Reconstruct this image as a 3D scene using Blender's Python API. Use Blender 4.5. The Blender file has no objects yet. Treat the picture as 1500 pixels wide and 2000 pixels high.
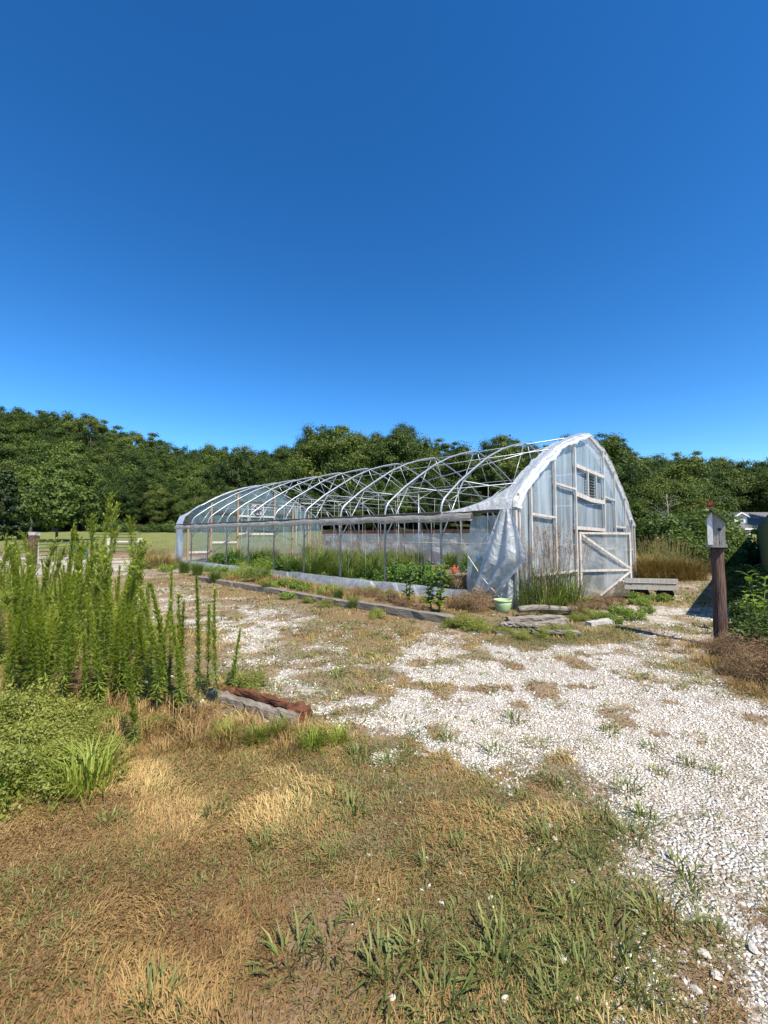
import bpy, math, random
import numpy as np
from mathutils import Vector, Matrix

R = math.radians
scene = bpy.context.scene
COL = scene.collection

# ------------------------------------------------------------------ camera
F_PX, PITCH, CAM_H = 820.25, 0.0556, 1.5
cam_d = bpy.data.cameras.new('camera')
cam_d.sensor_fit = 'VERTICAL'; cam_d.sensor_height = 24.0
cam_d.lens = 24.0 * F_PX / 2000.0
cam_d.clip_start = 0.05; cam_d.clip_end = 3000
cam = bpy.data.objects.new('camera', cam_d); COL.objects.link(cam)
cam.location = (0, 0, CAM_H); cam.rotation_euler = (R(90) + PITCH, 0, 0)
scene.camera = cam
scene.render.resolution_x = 768; scene.render.resolution_y = 1024

# ------------------------------------------------------------------ light
SUN_EL = R(54.0); SUN_AZ = math.atan2(0.573, -0.82)      # clockwise from +Y
to_sun = Vector((math.cos(SUN_EL) * math.sin(SUN_AZ), math.cos(SUN_EL) * math.cos(SUN_AZ), math.sin(SUN_EL)))
world = bpy.data.worlds.new('World'); scene.world = world; world.use_nodes = True
wn = world.node_tree; wn.nodes.clear()
sky = wn.nodes.new('ShaderNodeTexSky'); sky.sky_type = 'NISHITA'; sky.sun_disc = False
sky.sun_elevation = SUN_EL; sky.sun_rotation = SUN_AZ
sky.altitude = 300; sky.air_density = 1.0; sky.dust_density = 0.0; sky.ozone_density = 4.0
hs = wn.nodes.new('ShaderNodeHueSaturation'); hs.inputs['Saturation'].default_value = 1.26; hs.inputs['Hue'].default_value = 0.496
bg = wn.nodes.new('ShaderNodeBackground'); bg.inputs[1].default_value = 0.083
wo = wn.nodes.new('ShaderNodeOutputWorld')
wn.links.new(sky.outputs[0], hs.inputs['Color']); gg = wn.nodes.new('ShaderNodeGamma'); gg.inputs[1].default_value = 1.25
wn.links.new(hs.outputs[0], gg.inputs[0]); wn.links.new(gg.outputs[0], bg.inputs[0]); wn.links.new(bg.outputs[0], wo.inputs[0])
sd = bpy.data.lights.new('sun', 'SUN'); sd.energy = 4.9; sd.angle = R(0.5); sd.color = (1.0, 0.93, 0.82)
sun = bpy.data.objects.new('sun', sd); COL.objects.link(sun)
sun.rotation_euler = to_sun.to_track_quat('Z', 'Y').to_euler(); sun.location = (20, -30, 40)
vs = scene.view_settings
vs.view_transform = 'Standard'; vs.look = 'None'; vs.exposure = 0.80; vs.gamma = 1.0; vs.use_curve_mapping = False
scene.cycles.max_bounces = 8; scene.cycles.transparent_max_bounces = 24
scene.cycles.caustics_reflective = False; scene.cycles.caustics_refractive = False

# ------------------------------------------------------------------ photo pixel -> place
CP, SP = math.cos(PITCH), math.sin(PITCH)
def ray(px, py):
    a = (px - 750) / F_PX; b = (1000 - py) / F_PX
    return np.array([a, CP - b * SP, SP + b * CP])
def gnd(px, py, z=0.0):
    r = ray(px, py); t = (z - CAM_H) / r[2]
    return Vector((r[0] * t, r[1] * t, z))
def dep(px, py, Y):
    r = ray(px, py); t = Y / r[1]
    return Vector((r[0] * t, Y, r[2] * t + CAM_H))
YAW = 0.768
GV = np.array([math.sin(YAW), math.cos(YAW)]); GU = np.array([-math.cos(YAW), math.sin(YAW)])
GC = np.array([2.66, 8.64])
GROT = math.atan2(GV[1], GV[0])
GW, GL, BAY = 9.14, 18.3, 1.83
def gw(v, u, z=0.0):
    p = GC + GV * v + GU * u
    return Vector((p[0], p[1], z))

# ------------------------------------------------------------------ noise
def _hash(ix, iy, s):
    h = (ix.astype(np.int64) * 374761393 + iy.astype(np.int64) * 668265263 + s * 982451653) & 0xffffffff
    h = ((h ^ (h >> 13)) * 1274126177) & 0xffffffff
    return ((h ^ (h >> 16)) & 0xffff) / 65535.0
def vnoise(x, y, s=0):
    x = np.asarray(x, float); y = np.asarray(y, float)
    ix = np.floor(x); iy = np.floor(y); fx = x - ix; fy = y - iy
    fx = fx * fx * (3 - 2 * fx); fy = fy * fy * (3 - 2 * fy)
    a = _hash(ix, iy, s); b = _hash(ix + 1, iy, s); c = _hash(ix, iy + 1, s); d = _hash(ix + 1, iy + 1, s)
    return (a * (1 - fx) + b * fx) * (1 - fy) + (c * (1 - fx) + d * fx) * fy
def fbm(x, y, s=0, o=4):
    t = 0; a = 0.5; n = 0
    for i in range(o):
        t = t + a * vnoise(x * 2 ** i, y * 2 ** i, s + i * 17); n += a; a *= 0.55
    return t / n
def sstep(a, b, x):
    t = np.clip((x - a) / (b - a), 0, 1); return t * t * (3 - 2 * t)

# ------------------------------------------------------------------ terrain
SKY_X = np.array([-900, 0, 200, 350, 500, 650, 800, 1000, 1180, 1300, 1500, 2300.])
SKY_O = np.array([275, 255, 222, 176, 172, 205, 200, 178, 190, 152, 152, 150.])
SKYF_X = np.array([-600, 0, 50, 100, 150, 200, 260, 300, 345, 400, 440, 465, 500, 545, 590, 600, 625, 650, 672, 690, 720, 755, 790, 815, 830, 860, 880, 905, 930, 955, 985, 1010, 1050, 1090, 1130, 1180, 1215, 1235, 1280, 1330, 1400, 1440, 1500, 2100.])
SKYF_Y = np.array([775, 788, 800, 803, 805, 818, 835, 845, 866, 871, 872, 866, 880, 868, 862, 842, 828, 822, 838, 848, 846, 834, 832, 845, 868, 855, 852, 866, 884, 862, 842, 850, 872, 856, 850, 843, 850, 886, 890, 878, 886, 898, 888, 880.])
def terrain(x, y):
    x = np.asarray(x, float); y = np.asarray(y, float)
    ys = np.maximum(y, 1.0)
    px = 750 + F_PX * np.clip(x / ys, -2.2, 2.2)
    z = 0.041 * np.clip(y - 22, 0, 53)
    ridge = np.interp(px, SKY_X, SKY_O) * 135 / F_PX + 1.5 - 15.5 - 2.2
    z = z + sstep(74, 138, y) * ridge
    z = z + (fbm(x * .03, y * .03, 5, 3) - .5) * 3.0 * sstep(76, 110, y)
    dx = x - GC[0]; dy = y - GC[1]
    v = dx * GV[0] + dy * GV[1]; u = dx * GU[0] + dy * GU[1]
    # planting strip behind the timber edging is a little raised; the ground by the door falls away
    bed = sstep(-2.2, -2.0, v) * (1 - sstep(-.2, 0.1, v)) * sstep(-.3, .1, u) * (1 - sstep(11, 13, u))
    z = z + bed * 0.07
    z = z - 0.2 * np.exp(-((v - 5.6) ** 2 / 6 + (u + 0.8) ** 2 / 4))
    near = 1 - sstep(14, 25, np.hypot(x, y))
    z = z + near * ((fbm(x * 2.2, y * 2.2, 11, 3) - .5) * 0.05 + (fbm(x * .35, y * .35, 3, 2) - .5) * 0.10 * sstep(2, 6, y))
    return z
def tz(x, y):
    return float(terrain(np.array([x]), np.array([y]))[0])
def on(p, dz=0.0):
    return Vector((p[0], p[1], tz(p[0], p[1]) + dz))

# what grows where: (px, py, gravel, green, dry) read off the photograph, laid on the ground
LAY = """2000 100 0 .15 .95|2000 300 0 .25 .9|2000 500 0 .15 .5|2000 700 0 .45 .55|2000 900 .02 .65 .4|2000 1100 .12 .8 .3|2000 1250 .45 .55 .3|2000 1400 .45 .15 .6|2000 1500 .58 .15 .3
1800 60 0 .2 1|1800 300 0 .1 1|1800 500 0 .15 .8|1800 610 0 .1 .35|1800 800 .02 .5 .5|1800 1000 .03 .7 .3|1800 1150 .1 .75 .3|1800 1280 .38 .6 .2|1800 1350 .58 .4 .2|1800 1450 .75 .2 .2
1650 60 0 .05 1|1650 400 0 .08 1|1650 600 0 .45 .55|1650 800 .05 .6 .4|1650 1000 .07 .7 .3|1650 1150 .25 .6 .25|1650 1250 .62 .3 .3|1650 1330 .68 .35 .2|1650 1450 .92 .05 .1
1550 250 0 .1 1|1550 450 0 .15 .9|1550 600 0 .55 .45|1550 750 .1 .55 .4|1550 900 .12 .55 .4|1550 1050 .42 .42 .3|1550 1150 .55 .35 .2|1550 1250 .86 .1 .1|1550 1420 .92 .1 .05
1480 450 0 .4 .7|1480 600 .05 .5 .5|1480 720 .32 .4 .3|1480 850 .6 .3 .2|1480 950 .75 .2 .1|1480 1050 .75 .2 .1|1480 1200 .93 .05 .05|1480 1400 .9 .1 .05
1400 620 .45 .4 .2|1400 700 .35 .5 .2|1400 800 .72 .2 .2|1400 950 .88 .1 .1|1400 1200 .97 .03 .02|1400 1400 .92 .06 .05
1330 480 .42 .55 .2|1330 560 .55 .4 .1|1330 640 .32 .5 .2|1330 720 .52 .4 .2|1330 820 .78 .2 .1|1330 1000 .93 .05 .1|1330 1200 .97 .03 .05|1330 1400 .55 .4 .3|1330 1480 .2 .6 .6
1280 500 .6 .3 .2|1280 600 .34 .5 .2|1280 720 .38 .5 .2|1280 830 .82 .1 .1|1280 950 .96 .02 .05|1280 1150 .95 .04 .05|1280 1300 .55 .4 .2|1280 1450 .1 .6 .6
1240 500 .72 .2 .2|1240 600 .4 .5 .3|1240 700 .25 .4 .5|1240 800 .55 .2 .5|1240 900 .6 .3 .4|1240 1000 .1 .7 .4|1240 1100 .1 .7 .3|1240 1200 .15 .65 .3|1240 1280 .65 .2 .2|1240 1350 .65 .2 .2|1240 1450 .1 .5 .6
1200 400 .55 .3 .2|1200 480 .72 .2 .2|1200 560 .42 .4 .3|1200 650 .15 .4 .6|1200 750 .1 .3 .7|1200 1000 0 .5 .5|1200 1240 .55 .3 .2|1200 1300 .95 0 .1|1200 1360 .6 .3 .2
1160 370 .5 .3 .3|1160 430 .25 .2 .6|1160 600 0 .4 .6|1160 1240 .1 .5 .5|1160 1310 .6 .2 .4|1160 1350 .2 .7 .2|1135 350 .2 .4 .5|1135 1330 .4 .5 .2|1120 270 .65 .2 .3|1120 320 .45 .3 .4|1105 130 .7 .1 .2|1105 240 .85 .1 .2|1105 1350 .1 .8 .1
1085 230 .1 .2 .6|1085 800 0 .3 .6|1075 250 0 .4 .6|1070 1300 0 .8 .2|1250 350 .2 .4 .5|1400 300 0 .4 .7|1300 150 0 .5 .6|1200 150 0 .5 .5|1500 100 0 .4 .8|1350 400 .1 .4 .6|1250 60 0 .5 .5"""
_L = []
for ln in LAY.replace('\n', '|').split('|'):
    a = [float(q) for q in ln.split()]
    g = gnd(a[1], a[0])
    _L.append((g.x / g.y, math.log(g.y), a[2], a[3], a[4]))
_L = np.array(_L)
def layout(x, y):
    """gravel, green, dry amounts at ground points"""
    x = np.asarray(x, float).ravel(); y = np.asarray(y, float).ravel()
    yy = np.maximum(y, .9)
    p = np.clip(x / yy, -2, 2); q = np.log(np.maximum(yy, .9))
    out = np.zeros((len(x), 3))
    for i in range(0, len(x), 40000):
        d = (p[i:i + 40000, None] - _L[None, :, 0]) ** 2 * 1.6 + (q[i:i + 40000, None] - _L[None, :, 1]) ** 2
        w = 1 / (d + .0004) ** 1.7
        out[i:i + 40000] = (w @ _L[:, 2:]) / w.sum(1, keepdims=True)
    far = sstep(26, 34, yy)
    out[:, 0] *= (1 - far); out[:, 1] = out[:, 1] * (1 - far) + .75 * far; out[:, 2] = out[:, 2] * (1 - far) + .45 * far
    dx = x - GC[0]; dy = y - GC[1]
    v = dx * GV[0] + dy * GV[1]; u = dx * GU[0] + dy * GU[1]
    inside = sstep(-.6, -.3, v) * (1 - sstep(9.1, 9.6, v)) * sstep(-.25, .1, u) * (1 - sstep(18.3, 19, u))
    out[:, 0] *= (1 - inside); out[:, 2] = np.maximum(out[:, 2], .6 * inside); out[:, 1] *= (1 - .6 * inside)
    strip = sstep(-2.2, -2.0, v) * (1 - sstep(-.6, -.3, v)) * sstep(-.25, .1, u) * (1 - sstep(12, 13, u))
    out[:, 0] *= (1 - strip); out[:, 2] = np.maximum(out[:, 2], .75 * strip); out[:, 1] = np.maximum(out[:, 1], .4 * strip)
    return out
def weed_patch(x, y):
    # low weeds that break up the gravel in blotches
    return sstep(.57, .69, fbm(x * 2.6 + 3, y * 2.6, 25, 4)) * sstep(.34, .52, fbm(x * .5, y * .5, 29, 2))
def gravel_field(x, y, g):
    return g - .75 * weed_patch(x, y) + (fbm(x * 1.3, y * 1.3, 21, 3) - .5) * .6 + (fbm(x * 5.5, y * 5.5, 31, 3) - .5) * .8

# ------------------------------------------------------------------ materials
def nm(name):
    m = bpy.data.materials.new(name); m.use_nodes = True; t = m.node_tree; t.nodes.clear()
    return m, t, t.nodes, t.links
def ramp(n, stops, interp='LINEAR'):
    r = n.new('ShaderNodeValToRGB'); r.color_ramp.interpolation = interp
    e = r.color_ramp.elements
    while len(e) > 1: e.remove(e[-1])
    e[0].position = stops[0][0]; e[0].color = (*stops[0][1], 1)
    for p, c in stops[1:]:
        q = e.new(p); q.color = (*c, 1)
    return r
def plain(name, c1, c2=None, scale=6.0, rough=.8, bump=.15, metal=0.0, stretch=(1, 1, 1), spec=.3, bscale=None, detail=6):
    m, t, n, l = nm(name)
    tc = n.new('ShaderNodeTexCoord'); mp = n.new('ShaderNodeMapping'); mp.inputs['Scale'].default_value = stretch
    l.new(tc.outputs['Object'], mp.inputs[0])
    nz = n.new('ShaderNodeTexNoise'); nz.inputs['Scale'].default_value = scale; nz.inputs['Detail'].default_value = detail
    nz.inputs['Roughness'].default_value = .65
    l.new(mp.outputs[0], nz.inputs['Vector'])
    c2 = c2 or tuple(q * .6 for q in c1)
    rp = ramp(n, [(.32, c2), (.68, c1)]); l.new(nz.outputs['Fac'], rp.inputs[0])
    b = n.new('ShaderNodeBsdfPrincipled'); l.new(rp.outputs[0], b.inputs['Base Color'])
    b.inputs['Roughness'].default_value = rough; b.inputs['Metallic'].default_value = metal
    b.inputs['Specular IOR Level'].default_value = spec
    if bump:
        bn = n.new('ShaderNodeTexNoise'); bn.inputs['Scale'].default_value = bscale or scale * 3; bn.inputs['Detail'].default_value = 5
        l.new(mp.outputs[0], bn.inputs['Vector'])
        bp = n.new('ShaderNodeBump'); bp.inputs['Strength'].default_value = bump; bp.inputs['Distance'].default_value = .02
        l.new(bn.outputs['Fac'], bp.inputs['Height']); l.new(bp.outputs[0], b.inputs['Normal'])
    o = n.new('ShaderNodeOutputMaterial'); l.new(b.outputs[0], o.inputs[0])
    return m
def leafy(name, stops, trans=.3, rough=.6, objvar=.35, tcol=None):
    """leaf material: per-leaf value 'rnd' plus a per-object shift drive the colour ramp"""
    m, t, n, l = nm(name)
    at = n.new('ShaderNodeAttribute'); at.attribute_name = 'rnd'
    oi = n.new('ShaderNodeObjectInfo')
    mx = n.new('ShaderNodeMath'); mx.operation = 'MULTIPLY_ADD'; mx.inputs[1].default_value = 1 - objvar
    ml = n.new('ShaderNodeMath'); ml.operation = 'MULTIPLY'; ml.inputs[1].default_value = objvar
    l.new(oi.outputs['Random'], ml.inputs[0]); l.new(at.outputs['Fac'], mx.inputs[0]); l.new(ml.outputs[0], mx.inputs[2])
    rp = ramp(n, stops); l.new(mx.outputs[0], rp.inputs[0])
    b = n.new('ShaderNodeBsdfPrincipled'); b.inputs['Roughness'].default_value = rough
    b.inputs['Specular IOR Level'].default_value = .25
    l.new(rp.outputs[0], b.inputs['Base Color'])
    tr = n.new('ShaderNodeBsdfTranslucent')
    gm = n.new('ShaderNodeMix'); gm.data_type = 'RGBA'; gm.blend_type = 'MULTIPLY'; gm.inputs[0].default_value = 1
    gm.inputs[7].default_value = (*(tcol or (1.25, 1.3, .5)), 1)
    l.new(rp.outputs[0], gm.inputs[6]); l.new(gm.outputs[2], tr.inputs[0])
    ms = n.new('ShaderNodeMixShader'); ms.inputs[0].default_value = trans
    l.new(b.outputs[0], ms.inputs[1]); l.new(tr.outputs[0], ms.inputs[2])
    o = n.new('ShaderNodeOutputMaterial'); l.new(ms.outputs[0], o.inputs[0])
    return m
def film(name, col, clear, gloss=.12, rough=.25, wrinkle=.35, scale=2.2, stretch=(1, 1, 1), var=.25, trans=.5, dirt=None):
    m, t, n, l = nm(name)
    tc = n.new('ShaderNodeTexCoord'); mp = n.new('ShaderNodeMapping'); mp.inputs['Scale'].default_value = stretch
    l.new(tc.outputs['Object'], mp.inputs[0])
    nz = n.new('ShaderNodeTexNoise'); nz.inputs['Scale'].default_value = scale; nz.inputs['Detail'].default_value = 5; nz.inputs['Distortion'].default_value = 1.2
    l.new(mp.outputs[0], nz.inputs['Vector'])
    bp = n.new('ShaderNodeBump'); bp.inputs['Strength'].default_value = wrinkle; bp.inputs['Distance'].default_value = .12
    l.new(nz.outputs['Fac'], bp.inputs['Height'])
    rp = ramp(n, [(.3, tuple(q * .78 for q in col)), (.7, col)]); l.new(nz.outputs['Fac'], rp.inputs[0])
    cout = rp.outputs[0]
    if dirt:
        sp = n.new('ShaderNodeSeparateXYZ'); l.new(tc.outputs['Object'], sp.inputs[0])
        mr = n.new('ShaderNodeMapRange'); mr.inputs[1].default_value = .9; mr.inputs[2].default_value = 0.0
        l.new(sp.outputs['Z'], mr.inputs[0])
        dm = n.new('ShaderNodeMath'); dm.operation = 'MULTIPLY'; l.new(mr.outputs[0], dm.inputs[0]); l.new(nz.outputs['Fac'], dm.inputs[1])
        mm = n.new('ShaderNodeMix'); mm.data_type = 'RGBA'; l.new(dm.outputs[0], mm.inputs[0])
        l.new(rp.outputs[0], mm.inputs[6]); mm.inputs[7].default_value = (*dirt, 1); cout = mm.outputs[2]
    df = n.new('ShaderNodeBsdfDiffuse'); l.new(cout, df.inputs[0]); l.new(bp.outputs[0], df.inputs['Normal'])
    tl = n.new('ShaderNodeBsdfTranslucent'); l.new(cout, tl.inputs[0]); l.new(bp.outputs[0], tl.inputs['Normal'])
    m1 = n.new('ShaderNodeMixShader'); m1.inputs[0].default_value = trans
    l.new(df.outputs[0], m1.inputs[1]); l.new(tl.outputs[0], m1.inputs[2])
    tp = n.new('ShaderNodeBsdfTransparent'); tp.inputs[0].default_value = (.94, .97, .97, 1)
    m2 = n.new('ShaderNodeMixShader')
    vr = n.new('ShaderNodeMapRange'); vr.inputs[1].default_value = .3; vr.inputs[2].default_value = .7
    vr.inputs[3].default_value = min(1, clear + var); vr.inputs[4].default_value = max(0, clear - var)
    l.new(nz.outputs['Fac'], vr.inputs[0]); l.new(vr.outputs[0], m2.inputs[0])
    l.new(m1.outputs[0], m2.inputs[1]); l.new(tp.outputs[0], m2.inputs[2])
    gl = n.new('ShaderNodeBsdfGlossy'); gl.inputs['Roughness'].default_value = rough; l.new(bp.outputs[0], gl.inputs['Normal'])
    fr = n.new('ShaderNodeLayerWeight'); fr.inputs[0].default_value = .3; l.new(bp.outputs[0], fr.inputs['Normal'])
    fm = n.new('ShaderNodeMath'); fm.operation = 'MULTIPLY_ADD'; fm.inputs[1].default_value = .5; fm.inputs[2].default_value = gloss
    l.new(fr.outputs['Fresnel'], fm.inputs[0])
    m3 = n.new('ShaderNodeMixShader'); l.new(fm.outputs[0], m3.inputs[0]); l.new(m2.outputs[0], m3.inputs[1]); l.new(gl.outputs[0], m3.inputs[2])
    o = n.new('ShaderNodeOutputMaterial'); l.new(m3.outputs[0], o.inputs[0])
    return m

M = {}
M['pipe'] = plain('galvanised_pipe', (.40, .43, .46), (.26, .29, .32), 9, .38, .05, metal=.45, spec=.5)
M['whitewood'] = plain('white_painted_wood', (.64, .62, .58), (.36, .31, .26), 5, .7, .25, stretch=(4, 4, .6))
M['rawwood'] = plain('aged_pine', (.40, .26, .15), (.24, .15, .09), 6, .8, .3, stretch=(6, 6, .5))
M['hipwood'] = plain('dark_hip_board', (.10, .085, .07), (.05, .045, .04), 6, .8, .3, stretch=(4, .5, 4))
M['redwood'] = plain('brown_board', (.20, .11, .075), (.10, .06, .045), 5, .85, .3, stretch=(4, .5, 4))
M['greywood'] = plain('weathered_grey_wood', (.30, .26, .21), (.11, .09, .07), 7, .9, .7, stretch=(.6, 7, 7), bscale=14)
M['driftwood'] = plain('silvered_dead_wood', (.33, .29, .24), (.11, .09, .075), 6, .9, .8, stretch=(.5, 6, 6), bscale=12)
M['rotwood'] = plain('rotten_red_brown_wood', (.20, .075, .032), (.06, .024, .014), 16, .95, 1.0, stretch=(.7, 2, 2), bscale=30)
M['postwood'] = plain('stained_round_post', (.19, .115, .085), (.022, .009, .007), 11, .9, 1.0, stretch=(8, 8, .45), bscale=14)
M['houseboard'] = plain('weathered_pale_board', (.42, .39, .34), (.20, .175, .15), 9, .85, .5, stretch=(8, 8, .8))
M['whiteboard'] = plain('flaking_white_board', (.74, .73, .70), (.5, .47, .43), 8, .8, .3, stretch=(6, 6, 1))
M['darkmetal'] = plain('dark_sheet_metal', (.04, .038, .036), (.025, .022, .02), 12, .6, .1)
M['rust'] = plain('rusted_metal', (.20, .05, .03), (.09, .025, .018), 20, .85, .4)
M['gatepaint'] = plain('dark_green_gate_paint', (.03, .05, .04), (.015, .025, .022), 14, .5, .1)
M['greypost'] = plain('pale_grey_post', (.48, .46, .42), (.30, .28, .25), 8, .85, .4, stretch=(5, 5, .6))
M['rubber'] = plain('black_rubber', (.018, .018, .018), (.01, .01, .01), 10, .85, .3)
M['potgreen'] = plain('pale_green_plastic', (.38, .48, .26), (.30, .40, .21), 3, .45, .03)
M['red'] = plain('red_plastic', (.55, .05, .04), (.4, .04, .03), 6, .5, .05)
M['blue'] = plain('blue_plastic', (.05, .38, .50), (.04, .30, .42), 6, .45, .05)
M['rope'] = plain('pale_string', (.72, .71, .66), (.5, .48, .42), 20, .9, 0)
M['hose'] = plain('black_hose', (.02, .02, .02), (.012, .012, .012), 6, .5, 0)
M['louver'] = plain('grey_louver', (.20, .23, .22), (.10, .12, .12), 10, .5, .1)
M['bark'] = plain('tree_bark', (.16, .13, .10), (.07, .055, .045), 7, .95, .7, stretch=(5, 5, .8))
M['deadbark'] = plain('bleached_bark', (.36, .32, .27), (.22, .19, .16), 6, .9, .4)
M['stem'] = plain('green_stem', (.16, .22, .06), (.10, .12, .05), 8, .7, 0)
M['drystem'] = plain('dry_stem', (.28, .18, .10), (.17, .10, .06), 8, .8, 0)
M['stone'] = plain('white_limestone', (.66, .62, .55), (.42, .37, .30), 14, .9, .5)
M['shingle'] = plain('grey_shingles', (.16, .16, .165), (.10, .10, .105), 40, .9, .4)
M['fanbox'] = plain('grey_fan_housing', (.36, .38, .38), (.22, .24, .24), 5, .6, .1)
M['siding'] = plain('white_siding', (.78, .77, .74), (.66, .65, .62), 3, .7, .05)
M['glass'] = plain('dark_window_glass', (.06, .08, .10), (.04, .05, .06), 2, .12, 0, spec=.6)
M['shadewall'] = plain('shade_brown_house_wall', (.22, .17, .13), (.16, .12, .09), 4, .8, .1)  # porch shade painted into the house wall as a dark brown
M['concrete'] = plain('pale_metal_skirting', (.52, .52, .50), (.28, .27, .25), 3, .6, .15, stretch=(1, .5, 3))
M['film_near'] = film('milky_gable_film', (.62, .70, .74), .30, .08, .30, .22, 1.6, (1.6, 1, .25), .2, .45)
M['film_far'] = film('clear_gable_film', (.30, .40, .42), .62, .10, .22, .2, 1.6, (1, 1, .4), .12, .5)
M['film_white'] = film('bunched_white_film', (.92, .93, .92), .10, .03, .45, .35, 7, (1, 1, 1), .10, .4)
M['film_flap'] = film('torn_hanging_film', (.92, .93, .92), .15, .05, .35, .45, 5, (1, 1, 1), .14, .5)
M['film_side'] = film('thin_side_film', (.62, .66, .66), .42, .05, .30, .3, 4, (1, 1, .7), .16, .5)
M['film_old'] = film('dusty_wall_film', (.70, .69, .66), .10, .03, .4, .6, 1.3, (1, .6, 1.6), .08, .35)
M['film_roll'] = film('dusty_rolled_film', (.55, .51, .45), .36, .04, .4, .5, 6, (1, .4, 1), .14, .4)
M['poly_green'] = plain('green_ribbed_sheet', (.115, .135, .045), (.06, .075, .025), 3, .65, .1, stretch=(4, 1, .4), spec=.15)

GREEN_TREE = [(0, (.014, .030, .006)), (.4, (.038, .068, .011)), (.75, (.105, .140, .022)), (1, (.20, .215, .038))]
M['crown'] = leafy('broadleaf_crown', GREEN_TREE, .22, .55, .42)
M['crown_y'] = leafy('yellow_green_crown', [(0, (.045, .075, .012)), (.6, (.105, .15, .026)), (1, (.19, .22, .045))], .25, .55, .3)
M['pine'] = leafy('pine_needles', [(0, (.030, .056, .010)), (.6, (.080, .118, .018)), (1, (.15, .18, .03))], .15, .6, .2)
M['cedar'] = leafy('cedar_foliage', [(0, (.012, .026, .008)), (.6, (.028, .050, .013)), (1, (.06, .085, .02))], .12, .6, .2)
M['scrub'] = leafy('scrub_leaves', [(0, (.026, .050, .010)), (.5, (.060, .10, .018)), (1, (.13, .175, .035))], .25, .55, .3)
M['weed'] = leafy('horseweed_leaves', [(0, (.11, .155, .024)), (.5, (.24, .295, .045)), (1, (.42, .44, .10))], .42, .5, .4)
M['lime'] = leafy('yellow_green_leaves', [(0, (.09, .105, .020)), (.5, (.21, .23, .042)), (1, (.37, .365, .09))], .22, .5, .25)
M['pepper'] = leafy('dark_bush_leaves', [(0, (.03, .07, .012)), (.5, (.075, .15, .024)), (1, (.16, .25, .045))], .25, .4, .25)
M['milk'] = leafy('broad_green_leaves', [(0, (.07, .12, .020)), (.5, (.155, .225, .036)), (1, (.29, .35, .07))], .32, .45, .25)
M['straw'] = leafy('dry_shrub', [(0, (.12, .07, .035)), (.5, (.24, .15, .08)), (1, (.36, .26, .14))], .2, .8, .3, (1.1, 1, .8))
M['tan'] = leafy('tan_grass', [(0, (.11, .095, .03)), (.5, (.26, .19, .06)), (1, (.42, .32, .12))], .2, .7, .3, (1.1, 1, .7))
M['tallgrass'] = leafy('tall_green_grass', [(0, (.07, .115, .02)), (.55, (.145, .21, .04)), (1, (.27, .29, .075))], .28, .5, .3)
M['grassgreen'] = leafy('crabgrass', [(0, (.075, .098, .024)), (.5, (.155, .182, .050)), (.85, (.25, .255, .085)), (1, (.37, .30, .13))], .25, .55, .2)
M['grassdry'] = leafy('dry_lawn', [(0, (.12, .062, .026)), (.4, (.26, .155, .058)), (.75, (.42, .28, .105)), (1, (.57, .42, .175))], .2, .75, .1, (1.1, 1, .8))

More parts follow.
